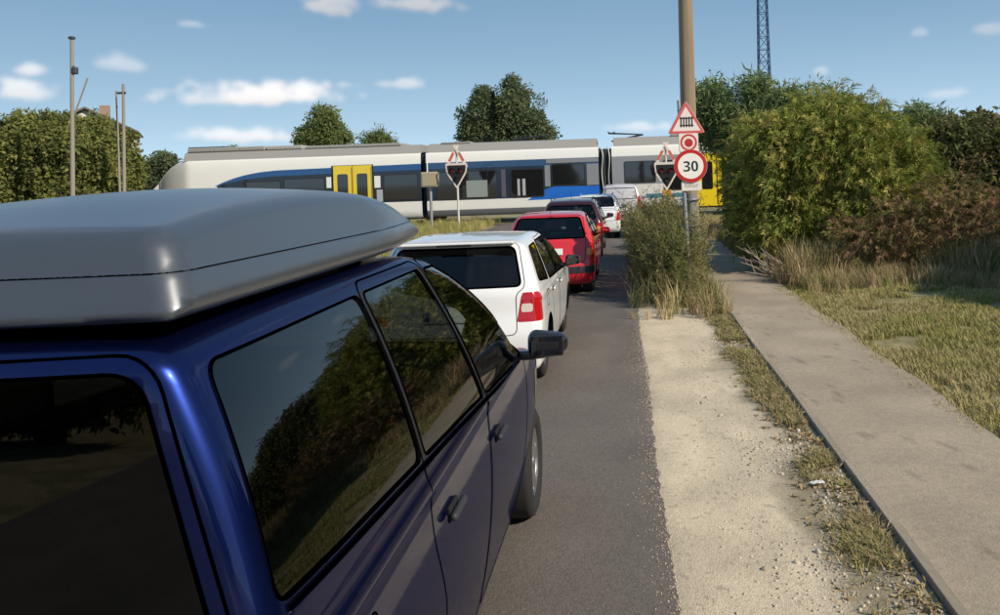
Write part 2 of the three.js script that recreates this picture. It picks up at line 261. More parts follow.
const mSeat = std(C(0.035, 0.035, 0.04), 0.9), mMirror = std(C(0.16, 0.17, 0.19), 0.06, 1), mPlate = std(C(0.75, 0.75, 0.72), 0.4), mSeam = std(C(0.008, 0.008, 0.009), 0.8);
const glass = (k) => phys(C(k * 0.92, k, k * 0.97), 0.015, 0, { transmission: 1, thickness: 0, ior: 1.52 });
const gDark = glass(0.06), gMid = glass(0.32), gClear = glass(0.7);
const mRed = phys(C(0.42, 0.008, 0.01), 0.12, 0, { clearcoat: 1, clearcoatRoughness: 0.05 }), mReverse = phys(C(0.65, 0.55, 0.48), 0.15, 0, { clearcoat: 1 }), mAmber = phys(C(0.75, 0.22, 0.03), 0.15, 0, { clearcoat: 1 }), mHead = phys(C(0.7, 0.72, 0.74), 0.1, 0.3, { clearcoat: 1 });
const paint = (r, g, b, metal = 0, rough = 0.35) => phys(C(r, g, b), rough, metal, { clearcoat: 1, clearcoatRoughness: 0.04 });

const wheelCache = new Map();
function wheelGeos(R, wd, spokes) {
  const key = R + '_' + wd + '_' + spokes; if (wheelCache.has(key)) return wheelCache.get(key);
  const rim = R * 0.66, h = wd / 2;
  const tyre = new THREE.LatheGeometry([[rim, -h * 0.8], [rim + 0.012, -h * 0.98], [R - 0.045, -h * 1.02], [R - 0.012, -h * 0.86], [R, -h * 0.6], [R, h * 0.6], [R - 0.012, h * 0.86], [R - 0.045, h * 1.02], [rim + 0.012, h * 0.98], [rim, h * 0.8]].map((p) => new THREE.Vector2(p[0], p[1])), 40).rotateZ(-Math.PI / 2);
  const sh = new THREE.Shape(); sh.absarc(0, 0, rim * 0.97, 0, Math.PI * 2);
  for (let i = 0; i < spokes; i++) { const a0 = (i / spokes) * Math.PI * 2 + 0.2, a1 = ((i + 1) / spokes) * Math.PI * 2 - 0.2, p = new THREE.Path(); p.absarc(0, 0, rim * 0.84, a0, a1, false); p.absarc(0, 0, rim * 0.36, a1 - 0.1, a0 + 0.1, true); sh.holes.push(p); }
  const face = new THREE.ExtrudeGeometry(sh, { depth: 0.02, bevelEnabled: true, bevelThickness: 0.008, bevelSize: 0.006, bevelSegments: 2, curveSegments: 20 }).rotateY(Math.PI / 2).translate(h * 0.5, 0, 0);
  const barrel = new THREE.CylinderGeometry(rim * 0.98, rim * 0.98, wd * 0.8, 32, 1, true).rotateZ(Math.PI / 2), hub = new THREE.CylinderGeometry(rim * 0.16, rim * 0.18, 0.05, 16).rotateZ(Math.PI / 2).translate(h * 0.6, 0, 0), disc = new THREE.CylinderGeometry(rim * 0.72, rim * 0.72, 0.02, 28).rotateZ(Math.PI / 2);
  const r = { tyre, rim: merge([face, barrel, hub]), disc }; wheelCache.set(key, r); return r;
}
function addWheel(g, x, y, z, sg, R, wd, spokes = 5) {
  const w = new THREE.Group(); w.name = 'wheel'; w.position.set(x, y, z); w.rotation.y = sg > 0 ? 0 : Math.PI; g.add(w); const G = wheelGeos(R, wd, spokes);
  part('tyre', G.tyre, mTyre, w); part('rim', G.rim, mRim, w); part('brake_disc', G.disc, mPlastic, w); return w;
}
function makeCar(s) {
  const g = thing(s.name, s.label, s.category || 'car', V(s.cx, s.gy || 0, -s.d0), s.turn || 0, s.group), f = carField(s), { L, H, R = 0.31, paint: pm, seal = 0.018, gap = 0.007 } = s;
  let m = surfaceNets(f, [-s.hw - 0.12, 0.08, -(L + 0.2)], [s.hw + 0.12, H + 0.12, 0.2], s.cell);
  for (const l of s.axles) m = split(m, (x, y, z) => Math.max(Math.hypot(-z - l, y - R) - (R + 0.05), 0.42 - Math.abs(x)), f)[1];
  const cut = (fn) => { const [a, b] = split(m, fn, f); m = b; return a; };
  const sidePath = (pts, sg, closed = true) => resample(pts, s.cell * 1.2, closed).map(([l, y]) => hit(f, [sg * 1.4, y, -l], [sg * 0.2, y, -l])).filter(Boolean);
  const endPath = (pts, back, closed = true) => resample(pts, s.cell * 1.2, closed).map(([x, y]) => hit(f, [x, y, back ? 0.4 : -L - 0.4], [x, y, -L / 2])).filter((q) => q && (!back || q.p.z > -L * 0.3));
  for (const sg of [1, -1]) {
    for (const w of s.windows) {
      const pts = roundPoly(w.poly, w.r ?? 0.05), sd = sdPoly(pts), mesh = cut((x, y, z) => Math.max(sd(-z, y), 0.3 - x * sg));
      const o = part('side_window', toGeo(mesh, -0.004), w.mat || s.glass, g); part('window_seal', ribbon(sidePath(pts, sg), seal, 0.003, true), mBlack, o);
    }
    for (const t of s.blackout || []) { const pts = roundPoly(t, 0.02), sd = sdPoly(pts); part('pillar_trim', toGeo(cut((x, y, z) => Math.max(sd(-z, y), 0.3 - x * sg))), s.pillarMat || mBlack, g); }
    for (const w of s.doors) {
      const pts = roundPoly(w.poly, 0.06), sd = sdPoly(pts), mesh = cut((x, y, z) => Math.max(sd(-z, y), 0.3 - x * sg));
      let panel = mesh, frame = null; if (s.frameY) [frame, panel] = split(mesh, (x, y) => s.frameY - y, f);
      const o = part('door', toGeo(panel), pm, g); if (frame) part('window_frame', toGeo(frame), pm, o); part('door_gap', ribbon(sidePath(pts, sg), gap, 0.0012, true), mSeam, o);
      const h = hit(f, [sg * 1.4, w.handle[1], -w.handle[0]], [0, w.handle[1], -w.handle[0]]);
      if (h) { part('handle', rbox(0.024, 0.026, 0.17, 0.012, h.p.x + sg * 0.022, h.p.y, h.p.z), s.handleMat || pm, o); part('handle_recess', rbox(0.012, 0.05, 0.11, 0.005, h.p.x + sg * 0.001, h.p.y - 0.004, h.p.z), mSeam, o); }
    }
    if (s.fuel) { const pts = roundPoly(s.fuel, 0.04), p = sidePath(pts, 1); if (sg > 0) part('fuel_flap_gap', ribbon(p, gap, 0.001, true), mSeam, g); }
    for (const q of s.lamps) {
      const pts = roundPoly(q.poly, q.r ?? 0.04), sd = sdPoly(pts); let mesh = cut((x, y, z) => Math.max(sd(x * sg, y), -z - (q.lmax ?? 0.4)));
      let inner = null; if (q.inner) { const si = sdPoly(roundPoly(q.inner, 0.02)); [inner, mesh] = split(mesh, (x, y) => si(x * sg, y), f); }
      const o = part('tail_lamp', toGeo(mesh, 0.004), mRed, g); if (inner) part('reversing_lens', toGeo(inner, 0.005), q.innerMat || mReverse, o);
    }
    { const pts = roundPoly(s.head, 0.05), sd = sdPoly(pts); part('headlamp', toGeo(cut((x, y, z) => Math.max(sd(x * sg, y), L * 0.8 + z)), 0.003), mHead, g); }
    if (s.strips) for (const q of s.strips) part('trim_strip', ribbon(sidePath(q.pts, sg, false), q.w, q.h ?? 0.008, false), q.mat, g);
  }
  { const pts = roundPoly(s.rearGlass, 0.06), sd = sdPoly(pts), mesh = cut((x, y, z) => Math.max(sd(x, y), -z - L * 0.4)); const o = part('tailgate_window', toGeo(mesh, -0.004), s.rearMat || s.glass, g); part('window_seal', ribbon(endPath(pts, true), seal, 0.003, true), mBlack, o); }
  { const pts = roundPoly(s.windscreen, 0.07), sd = sdPoly(pts), mesh = cut((x, y, z) => Math.max(sd(x, y), L * 0.36 + z, 0.05 - y + s.cowl)); const o = part('windscreen', toGeo(mesh, -0.004), gClear, g); part('window_seal', ribbon(endPath(pts, false), seal, 0.003, true), mBlack, o); }
  if (s.bumperDark) part('bumper_insert', toGeo(cut((x, y, z) => Math.max(Math.abs(y - s.bumperDark[0]) - s.bumperDark[1], -z - 0.55)), 0.006), mPlastic, g);
  if (s.tailgate) { const pts = roundPoly(s.tailgate, 0.07), sd = sdPoly(pts), o = part('tailgate', toGeo(cut((x, y, z) => Math.max(sd(x, y), -z - L * 0.4))), pm, g); part('tailgate_gap', ribbon(endPath(pts, true), gap, 0.0012, true), mSeam, o); }
  part('bumper', toGeo(cut((x, y, z) => Math.max(y - s.bumperY, -z - 0.42))), pm, g);
  { const pts = [[0.06, s.bumperY], [0.16, s.bumperY + 0.01], [0.36, s.bumperY - 0.02], [0.44, s.bumperY - 0.08]]; for (const sg of [1, -1]) { const p = sidePath(pts, sg, false); if (p.length > 1) part('bumper_gap', ribbon(p, gap, 0.001, false), mSeam, g); } }
  part('body', toGeo(m), pm, g);
  const wx = s.hw - 0.045 - 0.105;
  for (const l of s.axles) for (const sg of [1, -1]) {
    addWheel(g, sg * (s.hw - (s.track ?? 0.16)), R, -l, sg, R, 0.2, s.spokes);
    const liner = new THREE.CylinderGeometry(R + 0.048, R + 0.048, s.hw - 0.1 - 0.42, 24, 1, true, -Math.PI * 0.62, Math.PI * 1.24).rotateZ(Math.PI / 2);   // arch open below
    liner.rotateX(-Math.PI * 0.5).translate(sg * ((s.hw - 0.1 + 0.42) / 2), R, -l); part('wheel_arch', [liner, new THREE.CircleGeometry(R + 0.05, 24).rotateY(Math.PI / 2).translate(sg * 0.43, R, -l)], mBlack, g);
  }
  for (const [x, l] of s.seats) { const o = part('seat', [rbox(0.46, 0.6, 0.14, 0.06, x, s.seatY + 0.3, -l), rbox(0.48, 0.14, 0.5, 0.06, x, s.seatY, -l - 0.25)], mSeat, g); part('headrest', rbox(0.26, 0.18, 0.1, 0.045, x, s.seatY + 0.72, -l), mSeat, o); }
  part('dashboard', rbox(s.hw * 1.5, 0.28, 0.5, 0.08, 0, s.cowl - 0.12, -s.dash), mBlack, g);
  part('steering_wheel', new THREE.TorusGeometry(0.18, 0.016, 8, 24).rotateX(-0.35).translate(-0.38, s.cowl - 0.02, -s.dash + 0.36), mBlack, g);
  if (s.plate) { const h = hit(f, [0, s.plate, 0.5], [0, s.plate, -1]); if (h) { const p = part('licence_plate', rbox(0.52, 0.115, 0.012, 0.005), mPlate, g); p.position.copy(h.p).addScaledVector(h.n, 0.012); p.rotation.x = -Math.asin(h.n.y); const b = part('plate_band', box(0.04, 0.1, 0.002, -0.235, 0, 0.0075), std(C(0.02, 0.05, 0.35), 0.4), p); } }
  if (s.rails) for (const sg of [1, -1]) { const pts = [0, 0.06, 0.3, 0.7, 0.94, 1].map((t, i, A) => { const l = lerp(s.rails[0], s.rails[1], t), x = sg * s.rails[2], h = hit(f, [x, H + 0.4, -l], [x, 0.8, -l]); return h.p.add(V(0, t === 0 || t === 1 ? 0 : 0.045, 0)); }); part('roof_rail', tube(pts, 0.014, 8, 30), s.railMat || mBlack, g); }
  if (s.mirrors) for (const sg of [1, -1]) {
    const [l, y, sc = 1] = s.mirrors, h = hit(f, [sg * 1.4, y - 0.04, -l], [0, y - 0.04, -l]), x = h.p.x;
    const hs = rbox(0.235 * sc, 0.155 * sc, 0.13 * sc, 0.06 * sc, 0, 0, 0, 5), pp = hs.attributes.position;
    for (let i = 0; i < pp.count; i++) { const fz = pp.getZ(i) < 0 ? 0.62 + 0.3 * (1 + pp.getZ(i) / (0.065 * sc)) : 1; pp.setXYZ(i, pp.getX(i) * (0.86 + 0.14 * fz), pp.getY(i) * fz * (1 - 0.22 * sg * pp.getX(i) / 0.12), pp.getZ(i)); } hs.computeVertexNormals();
    hs.translate(x + sg * 0.165 * sc, y + 0.02, -l + 0.02); const o = part('mirror', [hs, rbox(0.12, 0.05, 0.07, 0.02, x + sg * 0.03, y - 0.04, -l)], s.mirrorMat || pm, g);
    part('mirror_glass', rbox(0.185 * sc, 0.115 * sc, 0.006, 0.003, x + sg * 0.165 * sc, y + 0.02, -l + 0.083 * sc), mMirror, o);
  }
  if (s.antenna) { const h = hit(f, [0, H + 0.4, -s.antenna], [0, 0.8, -s.antenna]); part('aerial', rod(h.p, h.p.clone().add(V(0, 0.22, 0.16)), 0.006, 0.003, 6), mBlack, g); }
  return { g, f, part: (n, geo, mat) => part(n, geo, mat, g), hit: (a, b) => hit(f, a, b), endPath, sidePath };
}

// ------------------------------------------------------------------ the cars of the queue
const QUEUE = 'cars queuing at the level crossing';
const mBluePaint = paint(0.0095, 0.019, 0.105, 0.88, 0.3); mBluePaint.specularColor = C(0.08, 0.12, 0.4); mBluePaint.clearcoat = 0.62;
{
  const c = makeCar({
    name: 'people_carrier', label: 'dark blue people carrier with a long grey roof box', group: QUEUE, track: 0.125, frameY: 1.5, cx: -1.52, d0: 1.27, L: 4.45, H: 1.82, hw: 0.91, cell: 0.026, R: 0.325, paint: mBluePaint, glass: gDark, rearMat: gDark, seal: 0.008,
    yb: 1.22, yw: 0.88, bulge: 0.045, tumble: 0.22, tumble2: 0.24, edge: 0.05, crown: 0.03, bowR: 0.08, bowF: 0.2, rTaper: 0.015, fTaper: 0.13, ft: 1.2,
    sil: [[0.06, 0.2], [0, 0.34], [-0.02, 0.62, 0.1], [0.02, 0.95], [0.05, 1.15], [0.115, 1.785, 0.05], [0.5, 1.805, 0.3], [1.2, 1.812, 0.5], [1.95, 1.80, 0.4], [2.75, 1.47, 0.45], [3.12, 1.17, 0.2], [3.7, 1.06, 0.3], [4.25, 0.9, 0.2], [4.42, 0.65, 0.12], [4.45, 0.4], [4.4, 0.2]],
    axles: [0.9, 3.67], windows: [
      { poly: [[0.17, 1.30], [1.085, 1.243], [1.085, 1.735], [0.24, 1.73]], r: 0.045 }, { poly: [[1.12, 1.24], [1.985, 1.185], [1.74, 1.735], [1.12, 1.735]], r: 0.03, mat: gDark }, { poly: [[2.03, 1.18], [2.98, 1.125], [2.88, 1.26], [2.42, 1.55], [2.04, 1.72], [1.80, 1.732]], r: 0.05, mat: gMid }],
    blackout: [[[1.07, 1.235], [1.135, 1.23], [1.135, 1.742], [1.07, 1.742]], [[1.975, 1.175], [2.045, 1.172], [1.815, 1.742], [1.725, 1.742]]],
    doors: [{ poly: [[1.09, 0.3], [2.0, 0.3], [2.02, 1.18], [1.77, 1.768], [1.09, 1.768], [1.09, 1.0], [1.22, 0.75], [1.24, 0.4]], handle: [1.33, 1.0] }, { poly: [[2.03, 0.3], [3.12, 0.3], [3.16, 0.9], [3.1, 1.14], [2.5, 1.56], [2.08, 1.745], [1.79, 1.768], [2.04, 1.18]], handle: [2.2, 0.97] }],
    fuel: [[0.42, 0.92], [0.58, 0.92], [0.58, 1.08], [0.42, 1.08]],
    lamps: [{ poly: [[0.66, 0.78], [0.95, 0.78], [0.95, 1.2], [0.74, 1.2]], lmax: 0.22 }], head: [[0.5, 0.7], [0.95, 0.74], [0.95, 0.92], [0.52, 0.84]],
    rearGlass: [[-0.785, 1.24], [0.785, 1.24], [0.64, 1.735], [-0.64, 1.735]], windscreen: [[-0.72, 1.2], [0.72, 1.2], [0.62, 1.73], [-0.62, 1.73]], cowl: 1.12, dash: 3.05, tailgate: [[-0.79, 0.66], [0.79, 0.66], [0.79, 1.0], [0.825, 1.22], [0.66, 1.765], [-0.66, 1.765], [-0.825, 1.22], [-0.79, 1.0]],
    bumperY: 0.62, seats: [[-0.4, 1.95], [0.4, 1.95], [-0.45, 1.0], [0.45, 1.0]], seatY: 0.62, mirrors: [3.03, 1.16, 0.92], mirrorMat: paint(0.012, 0.012, 0.014, 0, 0.3), plate: 0.78, handleMat: mPlastic,
    strips: [{ pts: [[0.2, 1.281], [1.06, 1.226], [2.0, 1.166], [2.95, 1.106]], w: 0.016, h: 0.006, mat: std(C(0.55, 0.55, 0.55), 0.4, 0.5) }],
  });
  // rear wiper on the tailgate glass
  const w = c.hit([0.05, 1.28, 0.4], [0.05, 1.28, -1]); part('wiper', [rod(w.p.clone().add(V(0, -0.03, 0.015)), w.p.clone().add(V(-0.42, 0.03, 0.03)), 0.008, 0.005, 6)], mBlack, c.g);
  for (const l of [0.62, 1.62]) { const b = part('roof_bar', rbox(1.1, 0.024, 0.06, 0.01, 0, 1.826, -l), mBlack, c.g); for (const sg of [1, -1]) part('bar_foot', rbox(0.06, 0.05, 0.09, 0.02, sg * 0.5, 1.812, -l), mPlastic, b); }
}
{ // roof box: lid and base of one moulded shell
  const L = 2.2, side = sdPoly(roundPoly([[0.0, -0.05, 0.03], [0.065, 0.125, 0.05], [0.5, 0.188, 0.35], [1.0, 0.207, 0.4], [1.5, 0.165, 0.4], [2.0, 0.06, 0.3], [2.15, -0.01, 0.05], [2.1, -0.035, 0.03], [1.6, -0.045]], 0.02, 5));
  const f = (x, y, z) => { const ax = Math.abs(x), l = -z, le = l - 0.10 * ax * ax + 0.35 * ax * ax * sstep(1.0, 2.2, l), ye = y + 0.16 * ax * ax * sstep(0.09, 0.2, y), w = 0.485 - 0.36 * (y + 0.03) - 0.10 * sstep(1.2, 2.3, l) + 0.004 * sstep(0.045, 0.035, y); return rmax(side(le, ye), (ax - w) * 0.94, 0.05); };
  const d0 = 1.44, g = thing('roof_box', 'long grey roof box strapped on top of the blue people carrier', 'roof box', V(-1.315, 1.862, -d0), 0);
  const mBox = phys(C(0.066, 0.077, 0.095), 0.36, 0.25, { clearcoat: 0.55, clearcoatRoughness: 0.22 });
  let m = surfaceNets(f, [-0.6, -0.08, -2.35], [0.6, 0.36, 0.12], 0.022);
  const [lower, upper] = split(m, (x, y) => y - 0.04, f); part('base', toGeo(lower), mBox, g); part('lid', toGeo(upper, 0.002), mBox, g);
  const ring = []; for (let i = 0; i < 420; i++) { const a = i / 420 * Math.PI * 2, dx = Math.cos(a), dz = Math.sin(a), h = hit(f, [dx * 0.9, 0.04, -1.1 + dz * 1.7], [dx * 0.02, 0.04, -1.1 + dz * 0.02]); if (h) ring.push(h); }
  part('lid_gap', ribbon(ring, 0.0025, 0.002, true), std(C(0.03, 0.033, 0.038), 0.7), g);
  const lo = hit(f, [-0.27, 0.115, 0.4], [-0.27, 0.115, -1]); part('emblem', [rbox(0.05, 0.012, 0.004, 0.002, 0, 0, 0, 1).rotateZ(0.5), rbox(0.012, 0.05, 0.004, 0.002, 0.005, 0.01, 0, 1).rotateZ(0.3)].map((q) => q.translate(lo.p.x, lo.p.y, lo.p.z + 0.004)), mBlack, g);
  const st = hit(f, [0.13, 0.05, 0.4], [0.13, 0.05, -1]); part('lock', new THREE.CylinderGeometry(0.009, 0.009, 0.006, 12).rotateX(Math.PI / 2).translate(st.p.x, st.p.y, st.p.z + 0.003), mChrome, g);
}
const mWhite = paint(0.80, 0.80, 0.79, 0, 0.4);
{
  const c = makeCar({
    name: 'estate_car', label: 'white estate car right ahead of the blue people carrier', group: QUEUE, cx: -1.755, d0: 7.66, L: 4.26, H: 1.5, hw: 0.866, cell: 0.035, R: 0.31, paint: mWhite, glass: gDark, seal: 0.022, gap: 0.009,
    yb: 0.98, yw: 0.62, bulge: 0.045, tumble: 0.33, edge: 0.075, crown: 0.05, bowR: 0.1,
    sil: [[0.08, 0.2], [0, 0.34], [-0.03, 0.55, 0.1], [0.03, 0.78], [0.05, 0.99], [0.33, 1.455, 0.06], [0.7, 1.487, 0.3], [1.5, 1.505, 0.5], [2.2, 1.45, 0.5], [3.05, 1.02, 0.2], [3.8, 0.86, 0.3], [4.15, 0.66, 0.1], [4.26, 0.4], [4.2, 0.2]],
    axles: [0.77, 3.24], windows: [{ poly: [[0.34, 1.06], [1.0, 1.0], [1.05, 1.39], [0.55, 1.38]], r: 0.06 }, { poly: [[1.1, 0.99], [1.9, 0.965], [1.85, 1.405], [1.12, 1.4]] }, { poly: [[1.98, 0.96], [2.85, 0.93], [2.7, 1.06], [2.25, 1.34], [1.95, 1.405]] }],
    blackout: [[[1.88, 0.95], [2.0, 0.945], [1.96, 1.42], [1.83, 1.42]]],
    doors: [{ poly: [[1.1, 0.28], [1.95, 0.28], [1.93, 1.44], [1.12, 1.43], [1.08, 1.0], [1.2, 0.7]], handle: [1.28, 0.86] }, { poly: [[1.97, 0.28], [2.95, 0.28], [2.98, 0.93], [2.3, 1.375], [1.95, 1.44]], handle: [2.12, 0.84] }],
    lamps: [{ poly: [[0.62, 0.7], [0.95, 0.7], [0.95, 0.975], [0.67, 0.975]], r: 0.02, lmax: 0.2, inner: [[0.66, 0.79], [0.77, 0.79], [0.77, 0.87], [0.66, 0.87]] }], head: [[0.5, 0.6], [0.95, 0.62], [0.95, 0.76], [0.52, 0.72]],
    rearGlass: [[-0.66, 1.035], [0.66, 1.035], [0.575, 1.405], [-0.575, 1.405]], windscreen: [[-0.68, 1.06], [0.68, 1.06], [0.56, 1.42], [-0.56, 1.42]], cowl: 0.98, dash: 2.75, tailgate: [[-0.62, 0.58], [0.62, 0.58], [0.61, 0.97], [0.7, 1.02], [0.615, 1.44], [-0.615, 1.44], [-0.7, 1.02], [-0.61, 0.97]],
    bumperY: 0.56, seats: [[-0.38, 2.0], [0.38, 2.0], [-0.4, 1.15], [0.4, 1.15]], seatY: 0.5, mirrors: [2.72, 1.0, 0.85], mirrorMat: mPlastic, plate: 0.77,
    fuel: [[0.62, 0.76], [0.78, 0.76], [0.78, 0.92], [0.62, 0.92]],
  });
  part('spoiler', rbox(1.18, 0.03, 0.2, 0.013, 0, 1.458, -0.3), mWhite, c.g); part('brake_light', rbox(0.34, 0.02, 0.012, 0.004, 0, 1.442, -0.197), mBlack, c.g);
  const w = c.hit([0, 1.07, 0.4], [0, 1.07, -1]); part('wiper', rod(w.p.clone().add(V(0, -0.02, 0.02)), w.p.clone().add(V(-0.3, 0.02, 0.015)), 0.008, 0.005, 6), mBlack, c.g);
  part('badge', new THREE.CylinderGeometry(0.035, 0.035, 0.008, 20).rotateX(Math.PI / 2).translate(0, 0.92, -0.025), mChrome, c.g);
}
const hatch = (o) => makeCar({
  L: 4.0, H: 1.47, hw: 0.85, cell: 0.045, R: 0.3, glass: gDark, seal: 0.03, gap: 0.012, group: QUEUE,
  yb: 0.98, yw: 0.6, bulge: 0.045, tumble: 0.36, edge: 0.09, crown: 0.06, bowR: 0.12,
  sil: [[0.1, 0.2], [0, 0.32], [-0.04, 0.5, 0.1], [0.02, 0.72], [0.1, 1.0], [0.5, 1.43, 0.12], [0.9, 1.465, 0.3], [1.5, 1.475, 0.4], [2.1, 1.4, 0.5], [2.9, 0.98, 0.2], [3.6, 0.82, 0.3], [3.92, 0.62, 0.1], [4.0, 0.4], [3.95, 0.2]],
  axles: [0.68, 3.18], windows: [{ poly: [[0.55, 1.06], [0.95, 1.0], [0.98, 1.34], [0.72, 1.3]], r: 0.05 }, { poly: [[1.03, 0.995], [1.75, 0.965], [1.72, 1.375], [1.06, 1.365]] }, { poly: [[1.82, 0.96], [2.7, 0.93], [2.5, 1.08], [2.1, 1.3], [1.8, 1.37]] }],
  blackout: [[[1.73, 0.95], [1.84, 0.95], [1.82, 1.39], [1.7, 1.39]]],
  doors: [{ poly: [[1.0, 0.28], [1.8, 0.28], [1.79, 1.41], [1.04, 1.4], [0.98, 0.9]], handle: [1.15, 0.84] }, { poly: [[1.82, 0.28], [2.8, 0.28], [2.82, 0.92], [2.15, 1.345], [1.8, 1.41]], handle: [1.95, 0.83] }],
  lamps: [{ poly: [[0.64, 0.66], [0.95, 0.66], [0.95, 0.9], [0.7, 0.94]], r: 0.03, lmax: 0.25, inner: [[0.68, 0.72], [0.78, 0.72], [0.78, 0.84], [0.69, 0.84]], innerMat: mAmber }], head: [[0.45, 0.58], [0.95, 0.6], [0.95, 0.74], [0.5, 0.7]],
  rearGlass: [[-0.66, 1.02], [0.66, 1.02], [0.55, 1.375], [-0.55, 1.375]], windscreen: [[-0.66, 1.02], [0.66, 1.02], [0.54, 1.38], [-0.54, 1.38]], cowl: 0.94, dash: 2.55, tailgate: [[-0.64, 0.6], [0.64, 0.6], [0.67, 0.95], [0.6, 1.405], [-0.6, 1.405], [-0.67, 0.95]],
  bumperY: 0.57, seats: [[-0.36, 1.85], [0.36, 1.85], [-0.38, 1.0], [0.38, 1.0]], seatY: 0.48, mirrors: [2.55, 0.98, 0.85], plate: 0.79, bumperDark: [0.47, 0.06], antenna: 0.75, ...o,
});
hatch({ hw: 0.82, name: 'hatchback', label: 'bright red hatchback ahead of the white estate car', cx: -1.49, d0: 14.05, paint: paint(0.62, 0.018, 0.026, 0, 0.35), rearMat: glass(0.22) });
hatch({ name: 'hatchback', label: 'dark maroon hatchback between the red hatchback and the white saloon', cx: -1.58, d0: 20.6, H: 1.55, paint: paint(0.045, 0.008, 0.014, 0.3, 0.35), bumperDark: undefined, cell: 0.055, rails: [0.8, 1.9, 0.55],
  sil: [[0.1, 0.2], [0, 0.32], [-0.04, 0.5, 0.1], [0.02, 0.78], [0.08, 1.03], [0.4, 1.5, 0.12], [0.9, 1.55, 0.3], [1.5, 1.56, 0.4], [2.1, 1.47, 0.5], [2.9, 1.02, 0.2], [3.6, 0.84, 0.3], [3.92, 0.62, 0.1], [4.0, 0.4], [3.95, 0.2]] });
makeCar({
  name: 'saloon_car', label: 'boxy white saloon car ahead of the dark maroon hatchback', group: QUEUE, cx: -1.21, d0: 27.2, L: 4.25, H: 1.53, hw: 0.85, cell: 0.055, R: 0.31, paint: mWhite, glass: gDark, seal: 0.035, gap: 0.016,
  yb: 0.98, yw: 0.6, bulge: 0.04, tumble: 0.33, edge: 0.075, crown: 0.05, bowR: 0.08,
  sil: [[0.08, 0.22], [0, 0.34], [-0.02, 0.58], [0.02, 0.9], [0.06, 1.02, 0.08], [0.42, 1.06], [0.85, 1.47, 0.2], [1.3, 1.52, 0.3], [1.9, 1.51, 0.3], [2.4, 1.42, 0.4], [3.05, 1.0, 0.2], [3.9, 0.86, 0.2], [4.2, 0.62], [4.25, 0.4], [4.2, 0.22]],
  axles: [0.75, 3.38], windows: [{ poly: [[1.12, 1.01], [1.95, 0.98], [1.9, 1.4], [1.25, 1.38]] }, { poly: [[2.03, 0.98], [2.9, 0.95], [2.55, 1.27], [2.02, 1.4]] }], blackout: [],
  doors: [{ poly: [[1.08, 0.28], [1.98, 0.28], [1.97, 1.44], [1.2, 1.43], [1.02, 1.0]], handle: [1.2, 0.86] }, { poly: [[2.0, 0.28], [3.0, 0.28], [3.02, 0.94], [2.6, 1.31], [2.0, 1.44]], handle: [2.12, 0.85] }],
  lamps: [{ poly: [[0.68, 0.62], [0.95, 0.62], [0.95, 0.98], [0.76, 1.0]], r: 0.03, lmax: 0.22 }], head: [[0.5, 0.62], [0.95, 0.64], [0.95, 0.8], [0.5, 0.78]],
  rearGlass: [[-0.64, 1.09], [0.64, 1.09], [0.56, 1.42], [-0.56, 1.42]], windscreen: [[-0.66, 1.05], [0.66, 1.05], [0.55, 1.43], [-0.55, 1.43]], cowl: 0.97, dash: 2.75, tailgate: [[-0.66, 0.62], [0.66, 0.62], [0.72, 0.98], [-0.72, 0.98]],
  bumperY: 0.58, seats: [[-0.36, 2.0], [0.36, 2.0]], seatY: 0.5, mirrors: [2.75, 1.0, 0.85], plate: 0.78, rails: [1.1, 2.1, 0.56], railMat: std(C(0.2, 0.3, 0.5), 0.4),
});
makeCar({
  name: 'van', label: 'pale silver van stopped first in the queue, beside the train', category: 'van', group: QUEUE, cx: -0.42, d0: 33.6, L: 4.4, H: 1.82, hw: 0.88, cell: 0.06, R: 0.32, paint: paint(0.62, 0.58, 0.60, 0.2, 0.4), glass: gDark, seal: 0.035, gap: 0.016,
  yb: 1.1, yw: 0.7, bulge: 0.03, tumble: 0.2, edge: 0.1, crown: 0.06,
  sil: [[0.08, 0.24], [0, 0.36], [0, 0.7], [0.04, 1.1], [0.22, 1.76, 0.15], [0.7, 1.82, 0.3], [1.9, 1.82, 0.4], [2.9, 1.32, 0.3], [3.2, 1.12], [4.1, 0.92, 0.2], [4.36, 0.65], [4.4, 0.4], [4.35, 0.24]],
  axles: [0.8, 3.5], windows: [{ poly: [[0.35, 1.2], [1.05, 1.16], [1.05, 1.62], [0.45, 1.6]] }, { poly: [[1.15, 1.16], [2.0, 1.12], [1.9, 1.64], [1.15, 1.64]] }, { poly: [[2.1, 1.12], [2.9, 1.1], [2.6, 1.38], [2.05, 1.62]] }], blackout: [],
  doors: [{ poly: [[1.1, 0.3], [2.03, 0.3], [2.0, 1.7], [1.1, 1.7]], handle: [1.3, 1.0] }, { poly: [[2.06, 0.3], [3.05, 0.3], [3.05, 1.08], [2.65, 1.42], [2.03, 1.68]], handle: [2.2, 0.98] }],
  lamps: [{ poly: [[0.68, 0.8], [0.95, 0.8], [0.95, 1.3], [0.72, 1.3]], lmax: 0.22 }], head: [[0.5, 0.66], [0.95, 0.7], [0.95, 0.88], [0.5, 0.82]],
  rearGlass: [[-0.68, 1.18], [0.68, 1.18], [0.62, 1.64], [-0.62, 1.64]], windscreen: [[-0.7, 1.16], [0.7, 1.16], [0.6, 1.72], [-0.6, 1.72]], cowl: 1.08, dash: 2.9, rearMat: paint(0.6, 0.57, 0.59, 0.2, 0.4), bumperY: 0.6, seats: [[-0.36, 2.0], [0.36, 2.0]], seatY: 0.6, mirrors: [2.9, 1.14, 0.9], plate: 0.72, bumperDark: [0.48, 0.06],
});

